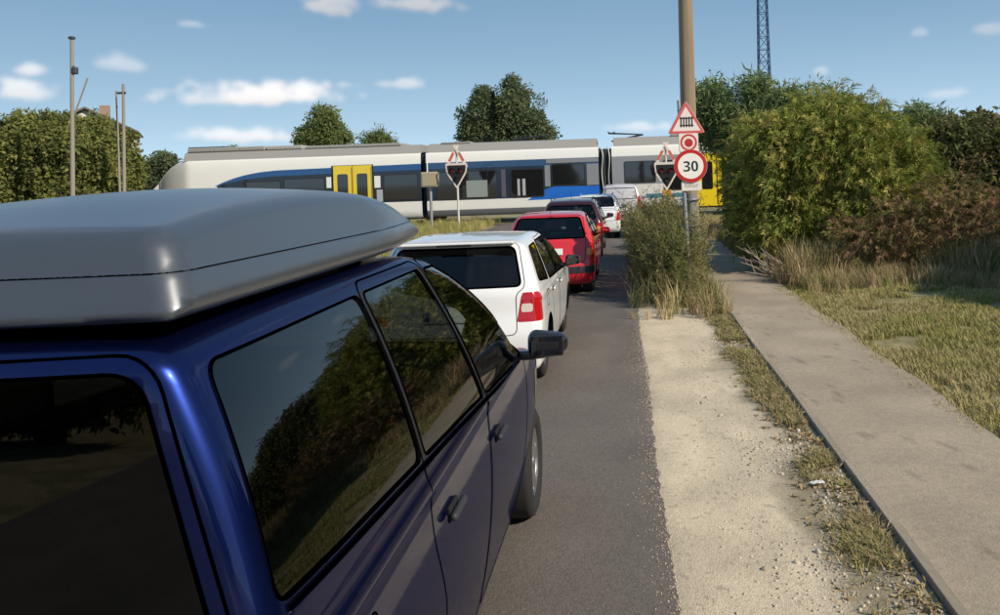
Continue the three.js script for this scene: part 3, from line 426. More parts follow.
// ------------------------------------------------------------------ the train
{
  const D = 40.4, S = F / D, X = (px) => rayDir(px, 170).x * D / F;    // metres along the track for a pixel column
  const mTrainGlass = phys(C(0.012, 0.012, 0.014), 0.06, 0, { clearcoat: 1 }), mRubber = std(C(0.02, 0.02, 0.022), 0.8), mYellow = paint(0.80, 0.58, 0.01, 0, 0.4), mGreyRoof = std(C(0.30, 0.29, 0.27), 0.75), mTrainWhite = paint(0.82, 0.81, 0.78, 0, 0.4), mFrame = std(C(0.1, 0.1, 0.11), 0.5), mMetal = std(C(0.3, 0.3, 0.3), 0.45, 0.8), mDark = std(C(0.04, 0.04, 0.045), 0.6), mSilver = std(C(0.5, 0.5, 0.5), 0.5, 0.3);
  // half section of the car body: [z outward, y]
  const PRO = [[1.25, 0.42], [1.36, 0.55], [1.40, 0.8], [1.42, 1.5], [1.42, 2.4], [1.41, 3.0], [1.39, 3.3], [1.35, 3.6], [1.30, 3.68]];
  function livery(len, fn) { const w = 2048, h = 256, c = document.createElement('canvas'); c.width = w; c.height = h; const k = c.getContext('2d'); k.scale(w / len, h / 4); k.translate(0, 4); k.scale(1, -1); fn(k); const t = new THREE.CanvasTexture(c); t.colorSpace = THREE.SRGBColorSpace; t.magFilter = THREE.LinearFilter; return phys(0xffffff, 0.4, 0, { map: t, clearcoat: 0.8, clearcoatRoughness: 0.08 }); }
  function shell(len, nose) {      // body from x = 0 (may be a rounded nose) to len
    const nx = 60, ring = [...PRO.map(([z, y]) => [z, y]), ...PRO.slice().reverse().map(([z, y]) => [-z, y])], P = [], UV = [], I = [];
    for (let i = 0; i <= nx; i++) {
      const t = nose ? (i / nx) ** 2.2 : i / nx, x = t * len, k = nose ? Math.sin(Math.PI / 2 * clamp(x / 2.1, 0, 1)) : 1, kw = nose ? clamp(Math.sqrt(x / 2.2), 0.35, 1) : 1;
      for (const [z, y] of ring) { const yy = lerp(0.45 + (y - 0.42) * 0.6, y, k); P.push(x, yy, z * kw); UV.push(x / len, yy / 4); }
    }
    const m = ring.length; for (let i = 0; i < nx; i++) for (let j = 0; j < m - 1; j++) { const a = i * m + j, b = a + m; I.push(a, b, a + 1, b, b + 1, a + 1); }
    if (nose) for (let j = 1; j < m - 1; j++) I.push(0, j, j + 1);
    const g = new THREE.BufferGeometry(); g.setAttribute('position', new THREE.Float32BufferAttribute(P, 3)); g.setAttribute('uv', new THREE.Float32BufferAttribute(UV, 2)); g.setIndex(I); g.computeVertexNormals(); return g;
  }
  function win(parent, x0, x1, y0, y1, bars = []) {
    const w = x1 - x0, h = y1 - y0, cx = (x0 + x1) / 2, cy = (y0 + y1) / 2, sh = new THREE.Shape(), r = 0.09, rect = (p, a, b, rr_) => { p.moveTo(-a + rr_, -b); p.lineTo(a - rr_, -b); p.quadraticCurveTo(a, -b, a, -b + rr_); p.lineTo(a, b - rr_); p.quadraticCurveTo(a, b, a - rr_, b); p.lineTo(-a + rr_, b); p.quadraticCurveTo(-a, b, -a, b - rr_); p.lineTo(-a, -b + rr_); p.quadraticCurveTo(-a, -b, -a + rr_, -b); };
    rect(sh, w / 2, h / 2, r); const pane = part('window', new THREE.ExtrudeGeometry(sh, { depth: 0.03, bevelEnabled: false, curveSegments: 4 }).translate(cx, cy, 1.405), mTrainGlass, parent);
    const fr = new THREE.Shape(); rect(fr, w / 2 + 0.035, h / 2 + 0.035, r); const ho = new THREE.Path(); rect(ho, w / 2 - 0.005, h / 2 - 0.005, r); fr.holes.push(ho);
    part('window_frame', new THREE.ExtrudeGeometry(fr, { depth: 0.04, bevelEnabled: false, curveSegments: 4 }).translate(cx, cy, 1.4), mRubber, pane);
    for (const b of bars) part('blind', box(b[1] - b[0], b[3] - b[2], 0.012, (b[0] + b[1]) / 2, (b[2] + b[3]) / 2, 1.443), b[4], pane);
    return pane;
  }
  function door(parent, x0, x1) {
    const mid = (x0 + x1) / 2, w = (x1 - x0) / 2;
    part('door_recess', box(x1 - x0 + 0.12, 2.72, 0.03, mid, 1.83, 1.415), mRubber, parent);
    for (const [a, b] of [[x0, mid], [mid, x1]]) {
      const lf = part('door', rbox(b - a - 0.025, 2.66, 0.05, 0.02, (a + b) / 2, 1.83, 1.44), mYellow, parent);
      const sh = new THREE.Shape(), hw = (b - a) * 0.27, r = 0.1; sh.moveTo(-hw + r, 1.35); sh.lineTo(hw - r, 1.35); sh.quadraticCurveTo(hw, 1.35, hw, 1.45); sh.lineTo(hw, 2.65); sh.quadraticCurveTo(hw, 2.75, hw - r, 2.75); sh.lineTo(-hw + r, 2.75); sh.quadraticCurveTo(-hw, 2.75, -hw, 2.65); sh.lineTo(-hw, 1.45); sh.quadraticCurveTo(-hw, 1.35, -hw + r, 1.35);
      part('door_window', new THREE.ExtrudeGeometry(sh, { depth: 0.012, bevelEnabled: false, curveSegments: 4 }).translate((a + b) / 2, 0, 1.462), mTrainGlass, lf);
      part('door_edge', box(0.02, 2.5, 0.012, b - 0.03, 1.83, 1.468), mRubber, lf);
    }
  }
  function roof(g, x0, x1, units) {
    part('roof', new THREE.ExtrudeGeometry(new THREE.Shape([[-1.31, 3.66], [1.31, 3.66], [1.27, 3.72], [1.08, 4.08], [0.8, 4.14], [-0.8, 4.14], [-1.08, 4.08], [-1.27, 3.72]].map((p) => new THREE.Vector2(...p))), { depth: x1 - x0, bevelEnabled: false }).rotateY(Math.PI / 2).translate(x0, 0, 0), mGreyRoof, g);
    for (const [a, b, h, m] of units) { const u = part('roof_unit', rbox(b - a, h, 1.9, 0.07, (a + b) / 2, 4.1 + h / 2, 0.1), m || mGreyRoof, g); const n = Math.max(2, Math.round((b - a) / 1.3)); for (let i = 0; i < n; i++) part('unit_panel', rbox((b - a) / n - 0.06, h * 0.6, 0.02, 0.008, a + (b - a) * (i + 0.5) / n, 4.1 + h * 0.5, 1.055, 1), m || mGreyRoof, u); }
  }
  function bogie(g, x) { const b = part('bogie', [rbox(2.6, 0.3, 0.2, 0.05, x, 0.5, 1.05), rbox(2.6, 0.3, 0.2, 0.05, x, 0.5, -1.05), box(0.4, 0.25, 2, x, 0.45, 0)], mDark, g); for (const dx of [-0.95, 0.95]) part('rail_wheel', [new THREE.CylinderGeometry(0.4, 0.4, 0.13, 24).rotateX(Math.PI / 2).translate(x + dx, 0.44, 0.75), new THREE.CylinderGeometry(0.4, 0.4, 0.13, 24).rotateX(Math.PI / 2).translate(x + dx, 0.44, -0.75)], mDark, b); }
  function pantograph(g, x, sg) {
    const p = part('pantograph', [box(1.5, 0.06, 0.06, x, 4.0, 0.5), box(1.5, 0.06, 0.06, x, 4.0, -0.5), rod(V(x - 0.6 * sg, 4.02, 0), V(x + 0.9 * sg, 4.3, 0), 0.05), rod(V(x + 0.9 * sg, 4.3, 0), V(x - 0.9 * sg, 4.42, 0.35), 0.03), rod(V(x + 0.9 * sg, 4.3, 0), V(x - 0.9 * sg, 4.42, -0.35), 0.03)], mDark, g);
    part('contact_strip', [box(0.06, 0.04, 1.5, x - 0.9 * sg, 4.45, 0), box(0.06, 0.04, 1.5, x - 0.6 * sg, 4.44, 0)], mDark, p); for (const dx of [-0.6, 0.6]) part('insulator', rod(V(x + dx, 3.86, 0.5), V(x + dx, 4.0, 0.5), 0.06), mSilver, p);
  }
  const g = thing('train', 'white and blue passenger train with yellow doors crossing the road', 'train', V(0, 0, -D - 1.42), 0);
  const sec = (x0, x1, turn) => { const s = new THREE.Group(); s.name = 'train_car'; s.position.set(turn ? x1 : x0, 0, 0); g.add(s); s.rotation.y = turn; const inner = s; inner.userData.shift = turn ? -(x1 - x0) : 0; return s; };
  // nose car
  {
    const x0 = X(143), x1 = X(421), len = x1 - x0, s = new THREE.Group(); s.name = 'train_car'; s.position.set(x0, 0, 0); s.rotation.y = 0.0; g.add(s);
    const lx = (px) => X(px) - x0, A = lx(214);
    part('car_body', shell(len, true), livery(len, (k) => {
      k.fillStyle = '#ece9e2'; k.fillRect(0, 0, len, 4);
      k.fillStyle = '#1d4f86'; k.beginPath(); k.moveTo(A, 2.35); k.bezierCurveTo(A + 1.2, 2.9, A + 2.2, 3.02, A + 3.4, 3.06); k.lineTo(len, 3.14); k.lineTo(len, 2.72); k.lineTo(A + 3.2, 2.66); k.bezierCurveTo(A + 2, 2.6, A + 1, 2.5, A, 2.35); k.fill();
      k.fillStyle = '#16202e'; k.beginPath(); k.moveTo(A + 0.1, 2.35); k.bezierCurveTo(A + 1, 2.62, A + 2.2, 2.74, A + 3.2, 2.76); k.lineTo(len, 2.84); k.lineTo(len, 1.25); k.lineTo(A + 1, 1.25); k.fill();
      
    }), s);
    const y0 = 1.4, y1 = 2.62;
    win(s, lx(246), lx(280), 1.75, 2.5); win(s, lx(284), lx(324), y0, 2.58); door(s, lx(333), lx(372)); win(s, lx(384), lx(417), y0, y1);
    part('pillar_panel', rbox(0.24, 0.55, 0.03, 0.01, lx(328.5), 2.35, 1.42), mTrainWhite, s); part('pillar_panel', rbox(0.3, 0.6, 0.03, 0.01, lx(377), 2.3, 1.42), mTrainWhite, s); part('pillar_panel', rbox(0.3, 0.6, 0.03, 0.01, lx(379), 1.6, 1.42), mSilver, s);
    part('cab_window', rbox(0.9, 0.14, 0.04, 0.02, lx(160), 2.12, 1.1), mTrainGlass, s).rotation.y = 0.0;
    roof(s, lx(182), len - 0.1, [[lx(184), lx(262), 0.24], [lx(264), lx(300), 0.22, std(C(0.36, 0.35, 0.33), 0.7)], [lx(303), lx(400), 0.16]]);
    part('roof_hatch', rbox(1.9, 0.1, 1.2, 0.03, lx(200), 4.36, 0.1), mDark, s);
    bogie(s, 3.2); bogie(s, len - 0.6);
  }
  {
    const x0 = X(426), x1 = X(599), len = x1 - x0, s = new THREE.Group(); s.name = 'train_car'; s.position.set(x0, 0, 0); g.add(s); const lx = (px) => X(px) - x0;
    part('car_body', shell(len, false), livery(len, (k) => {
      k.fillStyle = '#ece9e2'; k.fillRect(0, 0, len, 4);
      k.fillStyle = '#16243a'; k.fillRect(0, 1.24, len, 1.62); k.fillStyle = '#27496f'; k.fillRect(0, 2.84, len, 0.32);
      k.fillStyle = '#1668c8'; k.beginPath(); k.moveTo(lx(526), 1.1); k.bezierCurveTo(lx(538), 1.4, lx(544), 1.72, lx(556), 1.76); k.lineTo(len, 1.72); k.lineTo(len, 1.3); k.lineTo(lx(552), 1.12); k.fill();
      k.fillStyle = '#6d6f74'; k.fillRect(0, 0.4, len, 0.35);
    }), s);
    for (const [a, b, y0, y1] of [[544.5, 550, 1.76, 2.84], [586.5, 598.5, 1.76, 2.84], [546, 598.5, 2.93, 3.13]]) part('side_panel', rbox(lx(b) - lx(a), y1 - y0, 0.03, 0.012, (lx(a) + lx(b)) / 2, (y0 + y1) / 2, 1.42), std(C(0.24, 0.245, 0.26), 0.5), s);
    const mBlind = std(C(0.26, 0.30, 0.28), 0.6);
    win(s, lx(437), lx(496), 1.3, 2.66, [[lx(466), lx(487), 1.36, 2.2, mBlind]]); win(s, lx(511), lx(543), 1.3, 2.66, [[lx(522), lx(525), 1.36, 2.2, mSilver], [lx(517), lx(519.5), 1.36, 2.2, mSilver]]); win(s, lx(552), lx(584), 1.82, 2.86);
    part('pillar_panel', rbox(0.22, 1.4, 0.03, 0.01, lx(503), 2.0, 1.42), std(C(0.1, 0.09, 0.11), 0.5), s);
    roof(s, 0.1, len - 0.1, [[lx(440), lx(470), 0.1]]); pantograph(s, lx(528), -1); bogie(s, len - 0.4);
  }
  {
    const x0 = X(612), x1 = X(612) + 17, len = 17, s = new THREE.Group(); s.name = 'train_car'; s.position.set(x0, 0, 0); g.add(s); const lx = (px) => X(px) - x0;
    part('car_body', shell(len, false), livery(len, (k) => { k.fillStyle = '#ece9e2'; k.fillRect(0, 0, len, 4); k.fillStyle = '#8b8c90'; k.fillRect(0, 1.72, len, 1.44); k.fillStyle = '#d9d5cf'; k.fillRect(0, 0.4, len, 1.32); k.fillStyle = '#1668c8'; k.fillRect(0, 1.5, lx(622), 0.16); k.fillStyle = '#3b7d96'; k.fillRect(lx(645), 1.0, 3, 0.22); k.fillStyle = '#55585e'; k.fillRect(0, 0.4, len, 0.2); }), s);
    win(s, lx(625), lx(655), 1.82, 2.86); win(s, lx(664), lx(692), 1.4, 2.86); door(s, lx(697), lx(737)); win(s, lx(745), lx(785), 1.7, 2.86); win(s, lx(800), lx(840), 1.7, 2.86); win(s, lx(855), lx(895), 1.7, 2.86);
    roof(s, 0.1, len - 0.1, [[lx(672), len - 1, 0.1]]); pantograph(s, lx(627), 1); bogie(s, 0.6);
  }
  for (const px of [423.5, 605.5]) { const w = (px < 500 ? 0.2 : 0.66), n = px < 500 ? 3 : 6, gw = part('gangway', box(w, 2.9, 2.2, X(px), 2.05, 0), mDark, g); for (let i = 0; i < n; i++) part('bellows_fold', rbox(w / n * 0.7, 3.1, 2.5, 0.03, X(px) - w / 2 + w * (i + 0.5) / n, 2.05, 0, 1), px < 500 ? std(C(0.03, 0.045, 0.08), 0.6) : std(C(0.055, 0.06, 0.05), 0.8), gw); if (px > 500) part('cable', [tube([V(X(px) - 0.2, 3.7, 1.2), V(X(px) - 0.12, 3.2, 1.34), V(X(px) - 0.2, 2.4, 1.3), V(X(px) - 0.1, 1.2, 1.3)], 0.035), tube([V(X(px) + 0.15, 3.7, 1.2), V(X(px) + 0.22, 3.1, 1.34), V(X(px) + 0.15, 2.2, 1.3), V(X(px) + 0.2, 1.2, 1.3)], 0.035)], mSilver, gw); }
}

// ------------------------------------------------------------------ signs, signals, poles
function faceTex(w, h, fn) { const c = document.createElement('canvas'); c.width = w; c.height = h; fn(c.getContext('2d'), w, h); const t = new THREE.CanvasTexture(c); t.colorSpace = THREE.SRGBColorSpace; t.magFilter = THREE.LinearFilter; return t; }
const mSteel = std(C(0.38, 0.38, 0.38), 0.5, 0.6), mAlu = std(C(0.42, 0.42, 0.42), 0.55, 0.4);
const barkTex = dataTex(512, (u, v) => { const n = fbm(u * 24, v * 3, 2, 5, 0), k = 0.55 + 0.9 * n; return [0.30 * k, 0.225 * k, 0.15 * k]; }, 1);
const mPoleWood = std(0xffffff, 0.95, 0, { map: barkTex });
function plate(g, shape, face, cx, cy, z, tex, name, backName) {       // a sheet-metal sign: printed front, bare back, rolled edge
  const b = part(name, new THREE.ExtrudeGeometry(shape, { depth: 0.014, bevelEnabled: true, bevelThickness: 0.004, bevelSize: 0.005, bevelSegments: 2, curveSegments: 40 }).translate(cx, cy, z), mAlu, g);
  const fg = new THREE.ShapeGeometry(shape, 40), p = fg.attributes.position, uv = fg.attributes.uv; for (let i = 0; i < p.count; i++) uv.setXY(i, p.getX(i) / face + 0.5, p.getY(i) / face + 0.5);
  part('sign_face', fg.translate(cx, cy, z + 0.02), std(0xffffff, 0.45, 0, { map: tex }), b); return b;
}
{
  const d = 13.0, base = at(690, 300, d), P = (px, py) => at(px, py, d), g = thing('road_sign', 'level crossing warning triangle above a 30 speed limit disc on one post', 'road sign', V(base.x, 0, -d), 0), loc = (px, py) => { const q = P(px, py); return [q.x - base.x, q.y]; };
  part('post', rod(V(0.02, 0, -0.03), V(-0.07, P(686, 100).y, -0.03), 0.03, 0.03, 12), mSteel, g);
  const tri = (r) => { const s = new THREE.Shape(), pts = roundPoly([[-0.30, -0.21], [0.30, -0.21], [0, 0.32]], r, 5); pts.forEach(([x, y], i) => (i ? s.lineTo(x, y) : s.moveTo(x, y))); return s; };
  { const [x, y] = loc(686, 120.5); plate(g, tri(0.045), 0.68, x, y, 0, faceTex(512, 512, (k, w) => { k.translate(w / 2, w / 2); k.scale(w / 0.8, -w / 0.8); k.fillStyle = '#d8625c'; k.fillRect(-1, -1, 2, 2); k.fillStyle = '#f3e3dc'; k.beginPath(); k.moveTo(-0.27, -0.2); k.lineTo(0.27, -0.2); k.lineTo(0, 0.265); k.fill(); k.fillStyle = '#2b2a2a'; for (let i = 0; i < 5; i++) k.fillRect(-0.115 + i * 0.0525, -0.13, 0.028, 0.2); k.fillRect(-0.125, -0.11, 0.262, 0.026); k.fillRect(-0.125, 0.025, 0.262, 0.026); }), 'warning_triangle'); }
  { const [x, y] = loc(688.5, 142.5), s = new THREE.Shape(), pts = roundPoly([[-0.155, -0.15], [0.155, -0.15], [0.155, 0.15], [-0.155, 0.15]], 0.03, 4); pts.forEach(([a, b], i) => (i ? s.lineTo(a, b) : s.moveTo(a, b)));
    plate(g, s, 0.34, x, y, 0, faceTex(256, 256, (k, w) => { k.fillStyle = '#efe2d8'; k.fillRect(0, 0, w, w); k.translate(w / 2, w / 2); k.fillStyle = '#c8352f'; k.beginPath(); k.arc(0, 0, w * 0.40, 0, 7); k.fill(); k.fillStyle = '#efd9cf'; k.beginPath(); k.arc(0, 0, w * 0.31, 0, 7); k.fill(); k.fillStyle = '#b8332f'; k.beginPath(); k.arc(0, w * 0.02, w * 0.2, 0, 7); k.fill(); }), 'square_plate'); }
  { const [x, y] = loc(690.5, 166), s = new THREE.Shape(); s.absarc(0, 0, 0.265, 0, Math.PI * 2);
    plate(g, s, 0.54, x, y, 0.022, faceTex(512, 512, (k, w) => { k.fillStyle = '#c3231f'; k.fillRect(0, 0, w, w); k.fillStyle = '#f4efe4'; k.beginPath(); k.arc(w / 2, w / 2, w * 0.385, 0, 7); k.fill(); k.fillStyle = '#1f2b2a'; k.font = 'bold 220px sans-serif'; k.textAlign = 'center'; k.textBaseline = 'middle'; k.fillText('30', w / 2, w / 2 + 8); }), 'speed_limit_disc'); }
  { const [x, y] = loc(691.5, 186), s = new THREE.Shape(), pts = roundPoly([[-0.16, -0.075], [0.16, -0.075], [0.16, 0.075], [-0.16, 0.075]], 0.02, 3); pts.forEach(([a, b], i) => (i ? s.lineTo(a, b) : s.moveTo(a, b)));
    plate(g, s, 0.34, x, y, 0, faceTex(256, 256, (k, w) => { k.fillStyle = '#e9e0d4'; k.fillRect(0, 0, w, w); k.fillStyle = '#6d6a66'; for (let i = 0; i < 7; i++) { k.fillRect(46 + i * 24, w / 2 - 22, 7, 40); k.fillRect(46 + i * 24, w / 2 - 24 + (i * 17 % 3) * 18, 17, 7); } }), 'small_plate'); }
}
{ // wooden line pole behind the sign, leaning slightly
  const d = 13.9, b = at(693, 296, d), g = thing('utility_pole', 'tall wooden utility pole right behind the 30 speed limit sign', 'utility pole', V(b.x, 0, -d)), top = at(683.5, -70, d);
  part('pole', rod(V(0, 0, 0), V(top.x - b.x, top.y, 0), 0.15, 0.12, 16), mPoleWood, g); part('stub', [rod(V(0.02, 0, 0.2), V(0.0, 1.75, 0.19), 0.1, 0.09, 8)], std(C(0.2, 0.19, 0.19), 0.95), g); part('clamp_band', [1.2, 1.65].map((y) => new THREE.TorusGeometry(0.17, 0.012, 6, 20).scale(1, 1.5, 1).rotateX(Math.PI / 2).translate(0, y, 0.07)), mSteel, g);
  part('crossarm', [rbox(1.8, 0.1, 0.1, 0.02, top.x - b.x, top.y - 0.5, 0.12)], mPoleWood, g);
}
function crossingSignal(px, py0, py1, d, label) {
  const a = at(px, py0, d), c = at(px, py1, d), g = thing('crossing_signal', label, 'crossing signal', V(c.x, 0, -d), 0, 'crossing signals'), s = (a.y - c.y) / 2.45, Y = (t) => c.y + t * (a.y - c.y);
  const mRW = std(C(0.72, 0.62, 0.55), 0.5), mRB = std(C(0.6, 0.14, 0.09), 0.5), mBoard = std(C(0.012, 0.012, 0.012), 0.5);
  part('post', rod(V(0, 0, -0.05), V(0, a.y - 0.1, -0.05), 0.05, 0.045, 12), std(C(0.6, 0.56, 0.5), 0.6), g);
  const bar = (x0, y0, x1, y1, w, z, m, n, par) => { const L = Math.hypot(x1 - x0, y1 - y0); return part(n, rbox(w, L, 0.03, 0.008, 0, 0, 0, 1).rotateZ(-Math.atan2(x1 - x0, y1 - y0)).translate((x0 + x1) / 2, (y0 + y1) / 2, z), m, par); };
  // crossed arms over a shield with its lamps
  const yc = Y(0.58), w = 0.50 * s;
  for (const sg of [1, -1]) { const arm = bar(sg * w * 1.12, Y(0.5), -sg * 0.1, Y(1.0), 0.12, 0.02 + sg * 0.016, mRW, 'cross_arm', g); bar(sg * w * 0.78, Y(0.64), sg * w * 0.3, Y(0.83), 0.128, 0.022 + sg * 0.016, mRB, 'red_band', arm); bar(sg * w * 1.1, Y(0.51), sg * w * 0.95, Y(0.57), 0.128, 0.022 + sg * 0.016, mRB, 'red_band', arm); }
  const sh = new THREE.Shape(), pts = roundPoly([[-w * 1.05, Y(0.55)], [w * 1.05, Y(0.55)], [w * 0.95, Y(0.4)], [0, Y(0.08)], [-w * 0.95, Y(0.4)]], 0.08, 4); pts.forEach(([x, y], i) => (i ? sh.lineTo(x, y) : sh.moveTo(x, y)));
  const bd = part('light_board', new THREE.ExtrudeGeometry(sh, { depth: 0.03, bevelEnabled: false }).translate(0, 0, 0.05), mBoard, g);
  const fr = new THREE.Shape(), o = roundPoly([[-w * 1.2, Y(0.6)], [w * 1.2, Y(0.6)], [w * 1.08, Y(0.38)], [0, Y(0.02)], [-w * 1.08, Y(0.38)]], 0.1, 4); o.forEach(([x, y], i) => (i ? fr.lineTo(x, y) : fr.moveTo(x, y))); const ho = new THREE.Path(); pts.forEach(([x, y], i) => (i ? ho.lineTo(x, y) : ho.moveTo(x, y))); fr.holes.push(ho);
  part('board_rim', new THREE.ExtrudeGeometry(fr, { depth: 0.034, bevelEnabled: false }).translate(0, 0, 0.05), mRW, bd);
  for (const [x, y, m] of [[-w * 0.45, Y(0.43), mRed], [w * 0.45, Y(0.43), mRed], [0, Y(0.24), std(C(0.1, 0.1, 0.1), 0.2)]]) { const l = part('signal_lens', new THREE.SphereGeometry(0.1 * s, 16, 8, 0, Math.PI * 2, 0, Math.PI / 2).rotateX(Math.PI / 2).scale(1, 1, 0.4).translate(x, y, 0.082), m, bd); part('hood', new THREE.CylinderGeometry(0.12 * s, 0.12 * s, 0.18, 16, 1, true, Math.PI * 0.5, Math.PI).rotateX(Math.PI / 2).translate(x, y, 0.16), mBoard, l); }
  return { g, c };
}
crossingSignal(457.5, 145, 190, 36.5, 'red and white crossing signal standing on the far side of the road');
{ const s = crossingSignal(667, 142, 192, 36.8, 'red and white crossing signal on an orange legged stand beside the speed limit sign'); const mO = std(C(0.55, 0.25, 0.03), 0.6); const y = s.c.y; for (const [x, z] of [[-0.3, 0.2], [0.3, 0.2], [0, -0.3]]) part('stand_leg', rod(V(x, 0, z), V(x * 0.35, y + 0.1, z * 0.3), 0.035, 0.03, 8), mO, s.g); part('stand_box', rbox(0.42, 0.3, 0.3, 0.03, 0, y - 0.05, 0), mO, s.g); }
{ // relay cabinet on a post with an aerial, left of the road
  const d = 37, a = at(430.5, 172, d), b = at(430.5, 187, d), g = thing('relay_cabinet', 'beige relay cabinet on a post with a thin white aerial', 'cabinet', V(b.x, 0, -d)); part('cabinet', rbox(0.74, a.y - b.y, 0.45, 0.03, 0, (a.y + b.y) / 2, 0), std(C(0.42, 0.37, 0.25), 0.7), g); part('cabinet_door', rbox(0.62, (a.y - b.y) * 0.84, 0.02, 0.01, 0, (a.y + b.y) / 2, 0.235), std(C(0.38, 0.33, 0.22), 0.7), g); part('post', rod(V(0, 0, 0), V(0, b.y, 0), 0.07), mSteel, g); part('aerial', rod(V(-0.12, a.y, 0), V(-0.12, at(428, 160, d).y, 0), 0.03), std(C(0.75, 0.75, 0.72), 0.5), g);
}
{ // blue lattice mast beyond the bushes
  const d = 47, b = at(767.5, 200, d), t = at(760.5, -60, d), g = thing('lattice_mast', 'slender blue steel lattice mast rising behind the bushes', 'mast', V(b.x, 0, -d)), mB = std(C(0.035, 0.09, 0.19), 0.6, 0.3), Ht = t.y, lean = t.x - b.x, n = 22, q = [[-1, -1], [1, -1], [1, 1], [-1, 1]], cn = (i, k) => { const h = i / n, r = lerp(0.42, 0.2, h); return V(lean * h + q[k][0] * r, Ht * h, q[k][1] * r); };
  for (let k = 0; k < 4; k++) part('mast_leg', rod(cn(0, k), cn(n, k), 0.045, 0.04, 6), mB, g);
  for (let i = 0; i < n; i++) for (let k = 0; k < 4; k++) part('lattice_brace', i % 2 ? rod(cn(i, k), cn(i + 1, (k + 1) % 4), 0.022, 0.022, 5) : rod(cn(i, (k + 1) % 4), cn(i + 1, k), 0.022, 0.022, 5), mB, g);
  for (let i = 1; i <= n; i++) part('lattice_ring', merge([0, 1, 2, 3].map((k) => rod(cn(i, k), cn(i, (k + 1) % 4), 0.02, 0.02, 5))), mB, g);
}
function thinPole(px0, py0, px1, py1, d, r, label, extra) { const t = at(px0, py0, d), b = at(px1, py1, d), dir = (t.x - b.x) / (t.y - b.y), bx = b.x - dir * b.y, g = thing('pole', label, 'pole', V(bx, 0, -d)); part('shaft', rod(V(0, 0, 0), V(dir * t.y, t.y, 0), r * 1.15, r * 0.8, 10), std(C(0.27, 0.24, 0.2), 0.9), g); if (extra) extra(g, dir * t.y, t.y); return g; }
const mDk = std(C(0.05, 0.05, 0.06), 0.6);
thinPole(72, 38, 73, 200, 33, 0.085, 'tall thin pole with a dark bracket lamp in front of the trees', (g, x, y) => { part('bracket', [rod(V(x * 0.8, y - 1.1, 0), V(x * 0.8 + 0.12, y - 1.25, 0), 0.05), rbox(0.22, 0.3, 0.2, 0.06, x * 0.8 + 0.13, y - 1.35, 0)], mDk, g); part('cap', rbox(0.2, 0.12, 0.2, 0.03, x, y, 0), mDk, g); });
thinPole(123.5, 84, 124.5, 190, 36, 0.075, 'shorter pole with a small crossbar at the edge of the trees', (g, x, y) => { part('crossbar', rbox(0.4, 0.1, 0.1, 0.03, x - 0.1, y - 0.4, 0), mDk, g); });
thinPole(116.5, 91, 120, 190, 36.5, 0.05, 'thin slanting stay pole beside the shorter pole');
thinPole(88, 78, 70, 128, 44, 0.05, 'slanting dark rod sticking out above the white house');
{ // little house in the trees
  const d = 46, a = at(85, 103, d), g = thing('house', 'small white gabled house almost hidden by the dark trees', 'house', V(a.x, 0, -d), 0.5), h = a.y - 0.4, w = 2.4;
  part('wall', new THREE.ExtrudeGeometry(new THREE.Shape([[-w, 0], [w, 0], [w, h - 1.3], [0, h], [-w, h - 1.3]].map((p) => new THREE.Vector2(...p))), { depth: 5, bevelEnabled: false }).translate(0, 0, -5), std(C(0.62, 0.6, 0.52), 0.9), g);
  for (const sg of [1, -1]) part('roof', rbox(2.95, 0.12, 5.6, 0.03, 0, 0, 0).rotateZ(-sg * Math.atan2(1.3, w)).translate(sg * 1.28, h - 0.58, -2.5), std(C(0.16, 0.13, 0.11), 0.9), g);
  part('window', box(0.45, 0.7, 0.06, -0.35, h - 1.4, 0.0), mBlack, g); part('chimney', rbox(0.5, 1.1, 0.5, 0.02, 0.8, h - 0.1, -2), std(C(0.3, 0.2, 0.15), 0.9), g);
}

// ------------------------------------------------------------------ vegetation
function leafSoup() { return { P: [], I: [] }; }
function leaf(s, base, dir, side, len, wid, bend = 0) {      // a folded lance-shaped leaf
  const n = s.P.length / 3, mid = base.clone().addScaledVector(dir, len * 0.45), tip = base.clone().addScaledVector(dir, len).add(V(0, -bend * len, 0)), a = mid.clone().addScaledVector(side, wid / 2), b = mid.clone().addScaledVector(side, -wid / 2);
  for (const p of [base, a, tip, b]) s.P.push(p.x, p.y, p.z); s.I.push(n, n + 1, n + 2, n, n + 2, n + 3);
}
function soupGeo(s) { const g = new THREE.BufferGeometry(); g.setAttribute('position', new THREE.Float32BufferAttribute(s.P, 3)); g.setIndex(s.I); const q = g.toNonIndexed(); q.computeVertexNormals(); return q; }
const rdir = () => { const u = rr(-1, 1), a = rr(0, Math.PI * 2), r = Math.sqrt(1 - u * u); return V(r * Math.cos(a), u, r * Math.sin(a)); };
function stick(s, a, b, r) { const n = s.P.length / 3, d = b.clone().sub(a), u = d.clone().cross(V(0.3, 0.2, 1)).normalize().multiplyScalar(r), w = d.clone().cross(u).normalize().multiplyScalar(r); for (const p of [a, b]) for (const o of [u, u.clone().multiplyScalar(-0.5).add(w), u.clone().multiplyScalar(-0.5).sub(w)]) { const q = p.clone().addScaledVector(o, p === b ? 0.5 : 1); s.P.push(q.x, q.y, q.z); } for (let k = 0; k < 3; k++) { const l = (k + 1) % 3; s.I.push(n + k, n + l, n + 3 + k, n + l, n + 3 + l, n + 3 + k); } }
